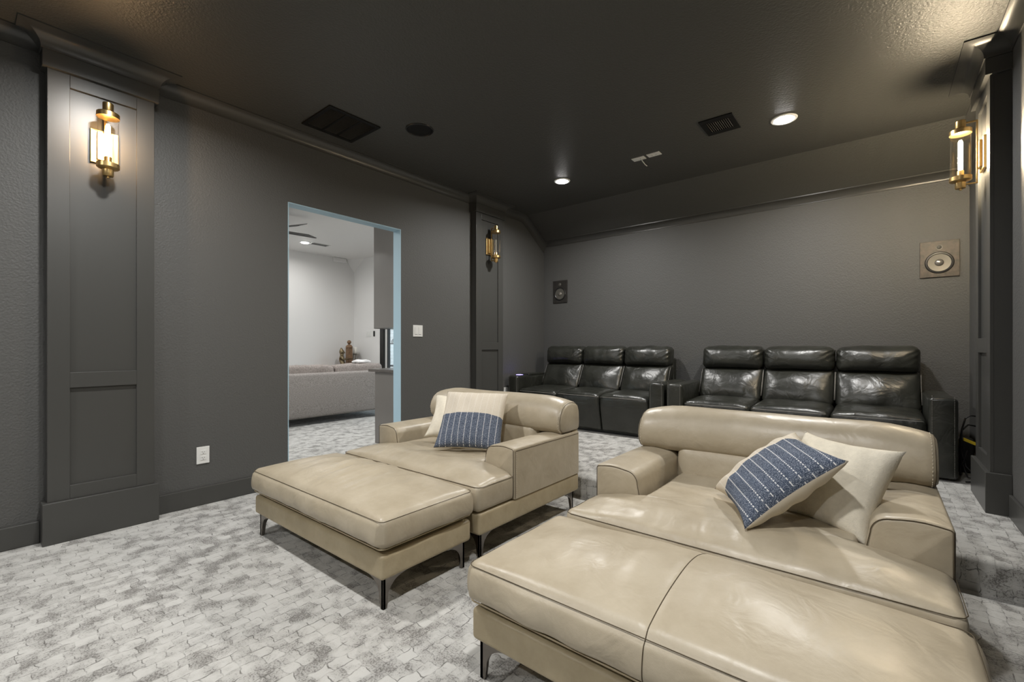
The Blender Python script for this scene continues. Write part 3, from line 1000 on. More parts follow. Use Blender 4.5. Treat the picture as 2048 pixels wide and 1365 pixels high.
def chaise(label, x0, x1, seed):
    y0, y1 = 1.597, 2.545
    ya = 1.866
    aw = 0.232
    t = thing('lounge_chair', label, 'armchair', ((x0 + x1) / 2, (y0 + y1) / 2, 0), 'wide beige leather lounge chairs')
    xc = (x0 + x1) / 2
    MB().soft(x0 + 0.004, x1 - 0.004, y0 + 0.010, y1, 0.125, 0.236, 0.016, (16, 14, 3)).build('base', M['beige_side'], t, smooth=True)
    # T-shaped seat cushion
    zs = 0.372
    yb = 2.36
    hx = (x1 - x0) / 2

    def wr(x, y):
        v = (y - y0)
        m = math.exp(-((v - 0.10) / 0.07) ** 2)
        amp = 0.5 + 0.7 * noise.noise(Vector((x * 8, y * 2, seed)))
        side = math.exp(-((x - (x0 + 0.42)) / 0.30) ** 2)
        w = m * amp * side * 0.010 * noise.noise(Vector(((x + 0.15 * v) * 30, y * 5, seed)))
        w += 0.007 * noise.noise(Vector((x * 6, y * 9, seed + 2))) + 0.0035 * (0.3 - abs(noise.noise(Vector((x * 13, y * 17, seed + 6)))))
        w -= 0.016 * math.exp(-((x - xc) / 0.22) ** 2 - ((y - 2.05) / 0.16) ** 2)
        return w

    def f(x, y, z, u, v, w):
        tt = (z - 0.238) / (zs - 0.238)
        if y > ya - 0.002:
            k = (hx - aw + 0.004) / hx
            x = xc + (x - xc) * k
        uu = min(1, abs((x - xc) / (hx if y <= ya else hx)))
        vfront = max(0.0, min(1.0, (y - y0) / 0.20))
        dome = (1 - uu ** 4) * (1 - (1 - vfront) ** 2.2)
        if tt > 0.5:
            k = (tt - 0.5) / 0.5
            z += (0.046 * dome + wr(x, y)) * k
        sw = 0.005 * math.sin(PI * max(0, min(1, tt)))
        if v < -0.985:
            y -= sw
        if abs(u) > 0.985 and y < ya:
            x += sw * (1 if u > 0 else -1)
        return (x, y, z)
    MB().soft(x0 + 0.002, x1 - 0.002, y0, yb, 0.238, zs, 0.026, (100, 70, 5), f).build('seat_cushion', M['beige'], t, smooth=True)
    mb = MB()
    pts = [(x0 + 0.0, ya - 0.01, zs - 0.009)] + [(x0 + 0.0, y0 + 0.03, zs - 0.009), (x0 + 0.009, y0 + 0.009, zs - 0.009), (x0 + 0.03, y0, zs - 0.009)]
    pts += [(x0 + 0.03 + (x1 - x0 - 0.06) * i / 20, y0, zs - 0.009) for i in range(1, 20)]
    pts += [(x1 - 0.03, y0, zs - 0.009), (x1 - 0.009, y0 + 0.009, zs - 0.009), (x1, y0 + 0.03, zs - 0.009), (x1, ya - 0.01, zs - 0.009)]
    mb.tube(pts, 0.0014, 5)
    mb.build('seat_seam', M['seam'], t, smooth=True)
    # arms
    prof = arm_profile(aw, 0.508, 0.237, 0.055, 0.012)
    ys = [ya, ya + 0.003, ya + 0.010, ya + 0.020] + [ya + 0.02 + (y1 - ya - 0.04) * i / 8 for i in range(1, 8)] + [y1 - 0.02, y1 - 0.008, y1]
    ins = [0.014, 0.007, 0.0015, 0.0] + [0.0] * 7 + [0.0, 0.003, 0.012]
    for xo, sx in ((x0, 1), (x1, -1)):
        ar = loft_y(prof, xo, sx, ys, ins, 0.38).build('arm', M['beige'], t, smooth=True, auto=60)
        n = len(prof)
        ca = sum(p[0] for p in prof) / n
        pts = [(xo + sx * (ca + (a - ca) * 0.965), ya + 0.001, 0.38 + (z - 0.38) * 0.965) for a, z in prof]
        sm = MB()
        sm.tube(pts, 0.0014, 5)
        sm.build('arm_seam', M['seam'], ar, smooth=True)
        # seam along the outer top edge with a row of stitches down the outer front corner
        s2 = MB()
        s2.tube([(xo - sx * 0.0005, ya + 0.02, 0.492), (xo - sx * 0.0005, y1 - 0.02, 0.492)], 0.0013, 5)
        s2.tube([(xo - sx * 0.0005, ya + 0.016, 0.24), (xo - sx * 0.0005, ya + 0.016, 0.492)], 0.0011, 5)
        s2.build('arm_seam', M['seam'], ar, smooth=True)
        st = MB()
        for i in range(22):
            z = 0.245 + 0.0112 * i
            st.box(min(xo - sx * 0.0015, xo + sx * 0.001), max(xo - sx * 0.0015, xo + sx * 0.001), ya + 0.024, ya + 0.0265, z, z + 0.006)
        o = st.build('stitching', M['stitch'], ar)
        o['kind'] = 'stuff'
    # back cushion between the arms
    MB().soft(x0 + aw - 0.03, x1 - aw + 0.03, 2.31, 2.50, 0.34, 0.56, 0.05, (40, 6, 10),
              lambda x, y, z, u, v, w: (x, y - 0.02 * (1 - abs(u) ** 4) * (1 - w * w) * (1 if v < 0 else 0) + (z - 0.34) * 0.16, z)).build('back_cushion', M['beige'], t, smooth=True)
    MB().soft(x0 + 0.01, x1 - 0.01, 2.47, y1 - 0.002, 0.236, 0.53, 0.012, (10, 3, 6)).build('back_panel', M['beige_side'], t, smooth=True)
    # headrest bolster: D-shaped outline along X
    pr = [(2.352, 0.514), (2.325, 0.545), (2.318, 0.600), (2.328, 0.645), (2.352, 0.690), (2.385, 0.718), (2.425, 0.731), (2.465, 0.732), (2.505, 0.722), (2.535, 0.700), (2.550, 0.660), (2.555, 0.610), (2.555, 0.560), (2.548, 0.520), (2.530, 0.512), (2.45, 0.510)]
    mb = MB()
    n = len(pr)
    cy_, cz_ = 2.45, 0.61
    L = x1 - x0
    xs = [0.0, 0.003, 0.010, 0.022, 0.04, 0.08, 0.14] + [0.14 + (L - 0.28) * i / 14 for i in range(1, 14)] + [L - d for d in (0.14, 0.08, 0.04, 0.022, 0.010, 0.003, 0.0)]
    vs, fs = [], []
    for xx in xs:
        e = min(xx, L - xx)
        ins = max(0.0, 1 - e / 0.022) ** 2 * 0.018
        drop = 0.034 * max(0.0, 1 - e / 0.20) ** 1.8
        for (y, z) in pr:
            dy_, dz_ = y - cy_, z - cz_
            k = 1 - ins / max(0.05, math.hypot(dy_, dz_))
            zz = cz_ + dz_ * k
            zz -= drop * max(0, (zz - 0.53) / 0.2)
            zz += 0.004 * noise.noise(Vector((xx * 3, y * 6, seed)))
            vs.append((x0 + xx, cy_ + dy_ * k + 0.004 * noise.noise(Vector((xx * 4, z * 8, seed + 5))), zz))
    for i in range(len(xs) - 1):
        for j in range(n):
            fs.append((i * n + j, i * n + (j + 1) % n, (i + 1) * n + (j + 1) % n, (i + 1) * n + j))
    fs.append(tuple(range(n)))
    fs.append(tuple(range((len(xs) - 1) * n, len(xs) * n)))
    hr = mb.add(vs, fs).build('headrest', M['beige'], t, smooth=True, auto=70)
    for xe in (x0 + 0.008, x1 - 0.008):
        ii = 2 if xe < xc else len(xs) - 3
        pts = [vs[ii * n + j] for j in range(n)]
        pts = [(p[0] + (-0.001 if xe < xc else 0.001), cy_ + (p[1] - cy_) * 1.004, cz_ + (p[2] - cz_) * 1.004) for p in pts]
        sm = MB()
        sm.tube(pts, 0.0013, 5, True)
        sm.build('headrest_seam', M['seam'], hr, smooth=True)
        st = MB()
        for j in range(n):
            a, b = Vector(pts[j]), Vector(pts[(j + 1) % n])
            m = max(1, int((b - a).length / 0.012))
            for q in range(m):
                c = a.lerp(b, (q + 0.5) / m)
                off = 0.010 if xe < xc else -0.010
                out = Vector((0, c.y - cy_, c.z - cz_)).normalized() * 0.0045
                st.box(c.x + off - 0.001, c.x + off + 0.001, c.y + out.y - 0.003, c.y + out.y + 0.003, c.z + out.z - 0.003, c.z + out.z + 0.003)
        st.build('stitching', M['stitch'], hr)['kind'] = 'stuff'
    for dx, dy, cx, cy in ((1, 1, x0 + 0.03, y0 + 0.04), (-1, 1, x1 - 0.03, y0 + 0.04), (1, -1, x0 + 0.03, y1 - 0.03), (-1, -1, x1 - 0.03, y1 - 0.03)):
        leg_mesh('leg', t, cx, cy, dx, dy)
    return t

ottoman('beige leather ottoman with creased cushion on chrome legs, between doorway wall and the other ottoman', -2.705, -1.500, 1.045, 1.560, 1.0, True, False)
ottoman('beige leather ottoman with a seam across its middle, nearest the camera', -1.012, 0.178, 1.022, 1.545, 4.0, False, True)
chaise('wide beige leather armchair on chrome legs nearer the doorway', -2.705, -1.500, 1.0)
chaise('wide beige leather armchair nearest the camera with a tilted blue pillow', -1.012, 0.178, 6.0)

# ================================================================== pillows
def pillow_mesh(s, th, n=34, seed=0.0, pinch=0.10):
    vs, fs = [], []
    for side in (1, -1):
        for j in range(n + 1):
            for i in range(n + 1):
                u, v = -1 + 2 * i / n, -1 + 2 * j / n
                g = max(0.0, (1 - u * u) * (1 - v * v))
                h = th * (0.75 * g ** 0.5 + 0.25 * g ** 0.30)
                # edges pull in between the corners
                k = 1 - pinch * (1 - u * u) * v * v * 0.55
                k2 = 1 - pinch * (1 - v * v) * u * u * 0.55
                wob = 0.006 * noise.noise(Vector((u * 2.1 + seed, v * 2.1, side * 1.7))) * g ** 0.3
                x = s * u * k2
                y = s * v * k
                pl = 0.0022 * math.sin(14 * (u + 0.3 * v) + seed) * (1 - g) * g * 6
                vs.append((x, y, side * (h + wob * side + pl)))
    m = (n + 1) * (n + 1)

    def id_(side, i, j):
        if side == 1 and (i in (0, n) or j in (0, n)):
            return j * (n + 1) + i
        return side * m + j * (n + 1) + i
    for side in (0, 1):
        for j in range(n):
            for i in range(n):
                q = (id_(side, i, j), id_(side, i + 1, j), id_(side, i + 1, j + 1), id_(side, i, j + 1))
                fs.append(q if side == 0 else tuple(reversed(q)))
    used = sorted({i for f in fs for i in f})
    mp = {o: k for k, o in enumerate(used)}
    return MB().add([vs[i] for i in used], [tuple(mp[i] for i in f) for f in fs])

def pillow(label, mat, s, th, c, X, Yv, seed, group, pinch=0.24):
    X = Vector(X).normalized()
    Yv = Vector(Yv)
    Yv = (Yv - X * Yv.dot(X)).normalized()
    Z = X.cross(Yv)
    o = pillow_mesh(s, th, seed=seed, pinch=pinch).build('throw_pillow', mat, smooth=True)
    mw = Matrix((X, Yv, Z)).transposed().to_4x4()
    mw.translation = Vector(c)
    o.matrix_world = mw
    tag(o, label, 'pillow', group)
    # piped edge
    return o

PG = 'throw pillows on the beige armchairs'
pillow('blue and cream striped pillow standing upright on the armchair nearer the doorway', pillow_mat('denim_stripe_cloth', 0.207, 0.008), 0.207, 0.078, (-1.985, 2.055, 0.590), (0.867, 0.499, -0.016), (-0.311, 0.566, 0.763), 0.4, PG, 0.12)
pillow('plain cream pillow peeking out behind the upright striped pillow', M['cream'], 0.188, 0.070, (-2.215, 2.150, 0.572), (0.80, 0.59, -0.08), (-0.438, 0.626, 0.645), 2.2, PG)
pillow('blue and cream striped pillow lying tilted on the armchair nearest the camera', pillow_mat('denim_stripe_cloth', 0.202, 0.064), 0.202, 0.080, (-0.312, 1.955, 0.557), (0.696, 0.346, 0.629), (-0.477, 0.878, 0.045), 3.1, PG)
pillow('plain cream pillow leaning into the armrest behind the tilted striped pillow', M['cream'], 0.183, 0.085, (-0.135, 2.090, 0.535), (0.86, -0.50, -0.02), (0.31, 0.448, 0.838), 5.0, PG)

# ================================================================== black reclining sofas
def black_sofa(label, xa, xb, led):
    aw = 0.150
    t = thing('reclining_sofa', label, 'sofa', ((xa + xb) / 2, 4.55, PL), 'black leather reclining sofas')
    yf, yb = 4.165, 4.955
    boxobj('plinth', M['blackmetal'], (xa + 0.05, xb - 0.05, 4.30, yb - 0.05, PL, PL + 0.08), t)
    boxobj('back_shell', M['black'], (xa + aw, xb - aw, 4.88, yb, PL + 0.06, 0.93), t, bevel=0.02)
    for k, (x0, x1) in enumerate(((xa, xa + aw), (xb - aw, xb))):
        a = MB().soft(x0, x1, yf + 0.005, 4.83, PL + 0.02, 0.700, 0.022, (6, 16, 12),
                      lambda x, y, z, u, v, w: (x, y - 0.006 * (1 - u * u) * (1 if v < -0.9 else 0), z + 0.008 * (1 - u * u) * (1 if w > 0.9 else 0))).build('arm', M['black'], t, smooth=True)
        st = MB()
        for xs in (x0 + 0.020, x1 - 0.020):
            for i in range(48):
                z = PL + 0.04 + 0.0112 * i
                st.box(xs - 0.0012, xs + 0.0012, yf + 0.0005, yf + 0.005, z, z + 0.006)
            for i in range(52):
                y = yf + 0.03 + 0.0125 * i
                st.box(xs - 0.0012, xs + 0.0012, y, y + 0.006, 0.7005, 0.7025)
        st.build('stitching', M['black_stitch'], a)['kind'] = 'stuff'
        if (led == 'first' and k == 0) or (led == 'last' and k == 1):
            xm = (x0 + x1) / 2
            ld = MB().soft(x0 + 0.012, x1 - 0.008, 4.40, 4.80, 0.698, 0.722, 0.010, (4, 10, 2)).build('console_lid', M['black'], t, smooth=True)
            ch = MB().lathe([(0.038, 0.7035), (0.046, 0.7035), (0.046, 0.710), (0.038, 0.711), (0.036, 0.706)], xm, 4.30, 28).build('cup_holder', M['blackmetal'], t, smooth=True)
            if led == 'first':
                MB().lathe([(0.034, 0.7085), (0.042, 0.7085), (0.042, 0.7125), (0.034, 0.7125)], xm, 4.30, 28).build('glowing_ring', M['led'], ch, smooth=True)
    w = (xb - xa - 2 * aw) / 3
    for k in range(3):
        x0 = xa + aw + w * k + 0.002
        x1 = x0 + w - 0.004
        sd = random.uniform(0, 20)

        def seatf(x, y, z, u, v, w_, sd=sd):
            if w_ > 0:
                z += (0.024 * (1 - u ** 4) * (1 - max(0, v) ** 2 * 0.3) + 0.02 * (v + 1) / 2) * w_ + 0.005 * noise.noise(Vector((x * 9, y * 9, sd)))
            if v < -0.95:
                y -= 0.014 * (1 - u ** 4) * (1 - w_ * w_)
            return (x, y, z)
        s = MB().soft(x0, x1, yf + 0.01, 4.70, 0.43, 0.548, 0.034, (18, 18, 6), seatf).build('seat_cushion', M['black'], t, smooth=True)

        def footf(x, y, z, u, v, w_, sd=sd):
            y += 0.055 * max(0, (0.45 - z)) / 0.27
            if v < -0.9:
                y -= 0.016 * (1 - u ** 4) * (1 - w_ ** 4) + 0.004 * noise.noise(Vector((x * 10, z * 8, sd + 3)))
            return (x, y, z)
        MB().soft(x0, x1, yf + 0.012, yf + 0.07, PL + 0.03, 0.520, 0.026, (14, 3, 18), footf).build('footrest_panel', M['black'], t, smooth=True)
        st = MB()
        st.tube([(x0 + 0.02 + (x1 - x0 - 0.04) * i / 12, yf + 0.006 - 0.008 * (1 - (2 * i / 12 - 1) ** 4), 0.535) for i in range(13)], 0.0022, 5)
        st.build('seat_seam', M['black_stitch'], s, smooth=True)

        def backf(x, y, z, u, v, w_, sd=sd):
            if v < 0:
                y -= 0.060 * (1 - abs(u) ** 2.6) * (1 - abs(w_) ** 2.4) + 0.012 * noise.noise(Vector((x * 8, z * 8, sd)))
            y += (z - 0.56) * 0.50
            return (x, y, z)
        bk = MB().soft(x0 + 0.003, x1 - 0.003, 4.625, 4.77, 0.545, 0.855, 0.04, (20, 4, 16), backf).build('back_cushion', M['black'], t, smooth=True)

        def headf(x, y, z, u, v, w_, sd=sd):
            if v < 0:
                y -= 0.050 * (1 - abs(u) ** 3.4) * (1 - abs(w_) ** 2.2) + 0.007 * noise.noise(Vector((x * 11, z * 9, sd + 9)))
                # gathers that fan in from the top corners
                y += 0.009 * math.sin(24 * (abs(u) - 0.6 * w_)) * max(0, abs(u) - 0.40) * max(0, w_ + 0.6)
            if w_ > 0.7:
                z += 0.010 * noise.noise(Vector((x * 9, y * 4, sd + 1))) - 0.012 * abs(u) ** 6
            y += (z - 0.84) * 0.14
            return (x, y, z)
        MB().soft(x0 + 0.002, x1 - 0.002, 4.735, 4.90, 0.838, 1.056, 0.048, (22, 5, 12), headf).build('headrest', M['black'], t, smooth=True)
        # piping down both sides of the back
        pp = MB()
        for xs in (x0 + 0.001, x1 - 0.001):
            pp.tube([(xs, 4.64 + (z - 0.56) * 0.50, z) for z in (0.60, 0.68, 0.76, 0.83)], 0.0018, 6)
        pp.build('piping', M['black_stitch'], bk, smooth=True)
    return t

black_sofa('black leather three-seat reclining sofa in the corner near the doorway, with a glowing cup holder', -3.440, -1.556, 'first')
black_sofa('black leather three-seat reclining sofa directly behind the armchair nearest the camera', -1.536, 0.412, 'none')

# ---- cables beside the sofa arm
t = thing('power_cables', 'black power cables looped between sofa arm and edge-on pilaster', 'cable', (0.48, 4.45, PL))
mb = MB()
mb.tube([(0.440, 4.40, PL + 0.01), (0.445, 4.42, 0.30), (0.455, 4.45, 0.47), (0.475, 4.48, 0.545), (0.505, 4.50, 0.565), (0.535, 4.52, 0.56)], 0.005, 8)
mb.build('cable', M['cable'], t, smooth=True)
mb = MB()
mb.tube([(0.535, 4.52, 0.49), (0.49, 4.49, 0.50), (0.455, 4.46, 0.46), (0.44, 4.44, 0.36), (0.47, 4.40, 0.22), (0.51, 4.36, PL + 0.03), (0.49, 4.25, PL + 0.008), (0.45, 4.22, PL + 0.008)], 0.005, 8)
mb.build('cable', M['cable'], t, smooth=True)
mb = MB()
mb.tube([(0.52, 4.30, PL + 0.006), (0.47, 4.33, PL + 0.02), (0.45, 4.38, 0.24), (0.48, 4.42, 0.33)], 0.004, 8)
mb.build('cable', M['cable'], t, smooth=True)
o = MB().soft(0.436, 0.530, 4.56, 4.68, PL, PL + 0.24, 0.01, (3, 3, 3)).build('power_brick', M['blackmetal'], origin=(0.48, 4.62, PL), smooth=True)
tag(o, 'black power supply box standing on the floor beside the sofa arm', 'power supply')
mb = MB().soft(0.452, 0.532, 4.355, 4.363, 0.405, 0.427, 0.003, (3, 1, 1), lambda x, y, z, u, v, w: (x, y, z - 0.45 * (x - 0.452)))
tag(mb.build('warning_tag', M['yellow'], origin=(0.49, 4.36, 0.40), smooth=True), 'yellow tag strip hanging among the black cables', 'tag')

# ================================================================== the den beyond the doorway
ZD = 2.70
struct(boxobj('floor_den', M['carpet'], (DX0 - 0.1, XL - 0.1, DY_0 - 0.1, DYS + 0.1, -0.12, 0)))
struct(boxobj('ceiling_den', M['white'], (DX0 - 0.1, XJ, DY_0 - 0.1, DYS + 0.1, ZD, ZD + 0.1)))
struct(boxobj('wall_den_far', M['white'], (DX0 - 0.1, DX0, DY_0 - 0.1, DYS + 0.1, 0, ZD)))
WX0, WX1, WZ = -6.965, -4.75, 2.06
mb = MB()
mb.box(DX0, WX0, DYS, DYS + 0.12, 0, ZD)
mb.box(WX1, XJ, DYS, DYS + 0.12, 0, ZD)
mb.box(WX0, WX1, DYS, DYS + 0.12, WZ, ZD)
struct(mb.build('wall_den_window', M['white']))
mb = MB()
mb.box(DX0, -7.0, DY_0 - 0.1, DY_0, 0, ZD)
mb.box(-4.4, XJ, DY_0 - 0.1, DY_0, 0, ZD)
mb.box(-7.0, -4.4, DY_0 - 0.1, DY_0, 0, 0.5)
mb.box(-7.0, -4.4, DY_0 - 0.1, DY_0, 2.2, ZD)
struct(mb.build('wall_den_front', M['white']))
# white skin on the den side of the dividing wall
mb = MB()
mb.box(XJ - 0.004, XJ, DY_0, DY0, 0, ZD)
mb.box(XJ - 0.004, XJ, DY1, DYS, 0, ZD)
mb.box(XJ - 0.004, XJ, DY0, DY1, DZ, ZD)
struct(mb.build('wall_den_divider', M['white']))
# clipped ceiling corner
A, B, C, D = (DX0, 4.66, ZD), (-7.47, DYS, ZD), (DX0, DYS, 2.466), (DX0, DYS, ZD)
struct(MB().add([A, B, C, D], [(0, 1, 2), (0, 3, 1), (1, 3, 2), (0, 2, 3)]).build('ceiling_den_corner', M['white']))
struct(MB().box(DX0, DX0 + 0.05, 4.40, 4.66, 2.62, ZD).build('trim_5', M['white'], bevel=0.01))

# sliding glass door on the den's window wall
wt = bpy.data.objects.new('window_1', None)
wt.location = (-5.86, DYS + 0.05, 0)
COL.objects.link(wt)
struct(wt)
for d in ((WX0, WX0 + 0.10, 0, WZ), (WX1 - 0.05, WX1, 0, WZ)):
    boxobj('window_frame', M['blackmetal'], (d[0], d[1], DYS - 0.012, DYS + 0.11, d[2], d[3]), wt)
boxobj('window_frame', M['blackmetal'], (WX0 + 0.10, WX1 - 0.05, DYS + 0.0, DYS + 0.11, WZ - 0.05, WZ), wt)
boxobj('window_frame', M['blackmetal'], (WX0 + 0.10, WX1 - 0.05, DYS + 0.0, DYS + 0.11, 0, 0.03), wt)
boxobj('stile', M['whiteplastic'], (WX0 + 0.10, WX0 + 0.165, DYS + 0.03, DYS + 0.07, 0.03, WZ - 0.05), wt)
boxobj('stile', M['blackmetal'], (WX0 + 0.165, WX0 + 0.19, DYS + 0.025, DYS + 0.075, 0.03, WZ - 0.05), wt)
boxobj('stile', M['blackmetal'], (-5.86, -5.79, DYS + 0.025, DYS + 0.075, 0.03, WZ - 0.05), wt)
for a, b in ((WX0 + 0.19, -5.86), (-5.79, WX1 - 0.05)):
    boxobj('pane', M['pane'], (a, b, DYS + 0.048, DYS + 0.052, 0.03, WZ - 0.05), wt)
w2 = bpy.data.objects.new('window_2', None)
w2.location = (-5.7, DY_0 - 0.05, 0.5)
COL.objects.link(w2)
struct(w2)
for a, b, c, d in ((-7.0, -6.95, 0.5, 2.2), (-4.45, -4.4, 0.5, 2.2), (-6.95, -4.45, 0.5, 0.55), (-6.95, -4.45, 2.15, 2.2)):
    boxobj('window_frame', M['blackmetal'], (a, b, DY_0 - 0.09, DY_0 - 0.01, c, d), w2)
boxobj('pane', M['pane'], (-6.95, -4.45, DY_0 - 0.052, DY_0 - 0.048, 0.55, 2.15), w2)

# patio outside: paving, low white brick wall with a lantern on it
struct(boxobj('ground_patio', M['paving'], (-16, 2, DYS + 0.12, 14, -0.12, -0.02)))
struct(boxobj('ground_garden', M['paving'], (-16, 2, -10, DY_0 - 0.1, -0.12, -0.02)))
bw = struct(boxobj('wall_patio', M['mortar'], (-10.4, -6.6, 6.12, 6.30, -0.02, 2.5)))
brick = None
nb = 0
for r in range(22):
    z = 0.36 + 0.078 * r
    for c in range(12):
        x = -9.70 + 0.215 * c + (0.107 if r % 2 else 0)
        if brick is None:
            brick = MB().box(-0.102, 0.102, -0.012, 0.02, -0.034, 0.034).build('brick', M['brick'], bw, local=True, bevel=0.0)
            brick.location = (x, 6.12, z)
        else:
            copy_part(brick, bw, (x, 6.12 + random.uniform(-0.003, 0.003), z))
        nb += 1
led = struct(boxobj('ledge_patio', M['brick'], (-9.6, -7.0, 5.62, 5.98, -0.02, 0.64)))
lx, ly, lz = -7.80, 5.80, 0.64
t = thing('patio_lantern', 'dark metal lantern with arched top standing outside the den window', 'lantern', (lx, ly, lz))
boxobj('lantern_base', M['blackmetal'], (lx - 0.13, lx + 0.13, ly - 0.13, ly + 0.13, lz, lz + 0.03), t, bevel=0.004)
for sx in (-1, 1):
    for sy in (-1, 1):
        boxobj('post', M['blackmetal'], (lx + sx * 0.115 - 0.010, lx + sx * 0.115 + 0.010, ly + sy * 0.115 - 0.010, ly + sy * 0.115 + 0.010, lz + 0.03, lz + 0.46), t)
for (a, b, c, d) in ((-0.125, 0.125, -0.125, -0.11), (-0.125, 0.125, 0.11, 0.125), (-0.125, -0.11, -0.11, 0.11), (0.11, 0.125, -0.11, 0.11)):
    boxobj('rim', M['blackmetal'], (lx + a, lx + b, ly + c, ly + d, lz + 0.46, lz + 0.48), t)
boxobj('glass_panel', M['pane'], (lx - 0.105, lx + 0.105, ly - 0.118, ly - 0.114, lz + 0.03, lz + 0.46), t)
mb = MB()
for an in (0, PI / 2):
    pts = []
    for i in range(13):
        a = PI * i / 12
        rr = 0.118 * math.cos(a)
        pts.append((lx + rr * math.cos(an), ly + rr * math.sin(an), lz + 0.48 + 0.11 * math.sin(a)))
    mb.tube(pts, 0.006, 6)
mb.build('arched_top', M['blackmetal'], t, smooth=True)
mb = MB()
mb.tube([(lx + 0.02 * math.cos(2 * PI * i / 12), ly, lz + 0.61 + 0.02 * math.sin(2 * PI * i / 12)) for i in range(12)], 0.004, 6, True)
mb.build('ring', M['blackmetal'], t, smooth=True)
MB().lathe([(0.0, lz + 0.03), (0.04, lz + 0.03), (0.04, lz + 0.16), (0.0, lz + 0.16)], lx, ly, 20).build('candle', M['wax'], t, smooth=True, auto=40)

# bar cabinets behind the door wall
cy0, cy1 = 2.900, 4.80
cxf = -4.295
t = thing('base_cabinet', 'taupe base cabinet of the den bar seen through the doorway', 'cabinet', (-3.95, 3.85, 0))
boxobj('body', M['cab'], (cxf + 0.02, XJ - 0.005, cy0, cy1, 0.0, 0.775), t, bevel=0.002)
for k in range(3):
    a = cy0 + 0.01 + (cy1 - cy0 - 0.02) * k / 3
    b = cy0 + 0.01 + (cy1 - cy0 - 0.02) * (k + 1) / 3
    d = boxobj('door', M['cab'], (cxf, cxf + 0.019, a + 0.003, b - 0.003, 0.10, 0.765), t, bevel=0.002)
    h = MB()
    h.tube([(cxf - 0.02, b - 0.06, 0.55), (cxf - 0.02, b - 0.06, 0.70)], 0.005, 8)
    h.build('handle', M['pewter'], d, smooth=True)
o = boxobj('countertop', M['granite'], (cxf - 0.065, XJ - 0.005, cy0 - 0.03, cy1, 0.776, 0.806), origin=(-3.95, 3.85, 0.776), bevel=0.004)
tag(o, 'dark granite countertop on the den bar seen through the doorway', 'countertop')
t = thing('upper_cabinet', 'glossy taupe upper cabinet of the den bar seen through the doorway', 'cabinet', (-3.95, 3.85, 1.246))
boxobj('body', M['cab'], (cxf + 0.014, XJ - 0.005, cy0, cy1, 1.250, ZD - 0.01), t, bevel=0.002)
for k in range(3):
    a = cy0 + (cy1 - cy0) * k / 3
    b = cy0 + (cy1 - cy0) * (k + 1) / 3
    d = boxobj('door', M['cab'], (cxf - 0.005, cxf + 0.013, a + 0.002, b - 0.002, 1.246, ZD - 0.012), t, bevel=0.002)
    h = MB()
    h.tube([(cxf - 0.024, b - 0.06, 1.30), (cxf - 0.024, b - 0.06, 1.45)], 0.005, 8)
    h.build('handle', M['pewter'], d, smooth=True)

# grey sofa with its back to the doorway
t = thing('den_sofa', 'grey chenille sofa with its back turned, seen through the doorway', 'sofa', (-6.3, 2.9, 0))
sy0, sy1 = 1.35, 4.22
MB().soft(-6.06, -5.875, sy0, sy1, 0.10, 0.690, 0.03, (3, 30, 10), lambda x, y, z, u, v, w: (x + (0.012 * (1 - v ** 4) * (1 - w * w) if u > 0 else 0), y, z)).build('back', M['greyfab'], t, smooth=True)
MB().soft(-6.85, -6.05, sy0, sy1, 0.12, 0.30, 0.03, (8, 20, 3)).build('seat_frame', M['greyfab'], t, smooth=True)
for a, b in ((sy0, sy0 + 0.2), (sy1 - 0.2, sy1)):
    MB().soft(-6.85, -6.06, a, b, 0.12, 0.60, 0.05, (8, 3, 8)).build('arm', M['greyfab'], t, smooth=True)
ed = [sy0 + 0.2, 2.28, 3.45, sy1 + 0.03]
for k in range(3):
    a, b = ed[k], ed[k + 1]
    sd = k * 3.3
    if k < 3:
        MB().soft(-6.82, -6.1, a + 0.005, min(b, sy1 - 0.2) - 0.005, 0.30, 0.46, 0.05, (10, 14, 4)).build('seat_cushion', M['greyfab2'], t, smooth=True)
    MB().soft(-6.30, -6.045, a + 0.006, b - 0.006, 0.44, 0.795, 0.05, (6, 24, 10),
              lambda x, y, z, u, v, w, sd=sd: (x + 0.02 * noise.noise(Vector((y * 5, z * 5, sd))), y, z + (0.016 * noise.noise(Vector((y * 11, x * 6, sd))) - 0.02 * abs(v) ** 5 if w > 0.5 else 0))).build('back_cushion', M['greyfab2'], t, smooth=True)
for x in (-6.78, -5.95):
    for y in (sy0 + 0.08, sy1 - 0.08):
        boxobj('leg', M['wood'], (x - 0.03, x + 0.03, y - 0.03, y + 0.03, 0, 0.12), t)

# white fleece thrown over the den sofa
def fleece(x, y, z, u, v, w):
    return (x + 0.02 * noise.noise(Vector((y * 14, z * 9, 1))), y + 0.02 * noise.noise(Vector((x * 12, z * 9, 4))), z + 0.016 * (1 - v * v) * max(0, w) + 0.022 * noise.noise(Vector((x * 11, y * 13, 7))) * (1 if w > 0 else 0.2))
o = MB().soft(-6.33, -6.13, 3.87, 4.08, 0.803, 0.828, 0.012, (10, 14, 4), fleece).build('fleece_throw', M['throw'], origin=(-6.2, 3.9, 0.80), smooth=True)
tag(o, 'white fleece throw bunched on the back of the grey den sofa', 'blanket')

# console table in the den corner with ornaments
ctz = 0.655
t = thing('console_table', 'narrow wooden console table in the den corner, hidden behind the grey sofa', 'table', (-7.55, 4.42, 0))
boxobj('tabletop', M['wood'], (-7.80, -7.30, 4.02, 4.80, ctz - 0.03, ctz), t, bevel=0.004)
for x in (-7.77, -7.33):
    for y in (4.05, 4.77):
        boxobj('leg', M['wood'], (x - 0.02, x + 0.02, y - 0.02, y + 0.02, 0, ctz - 0.03), t)

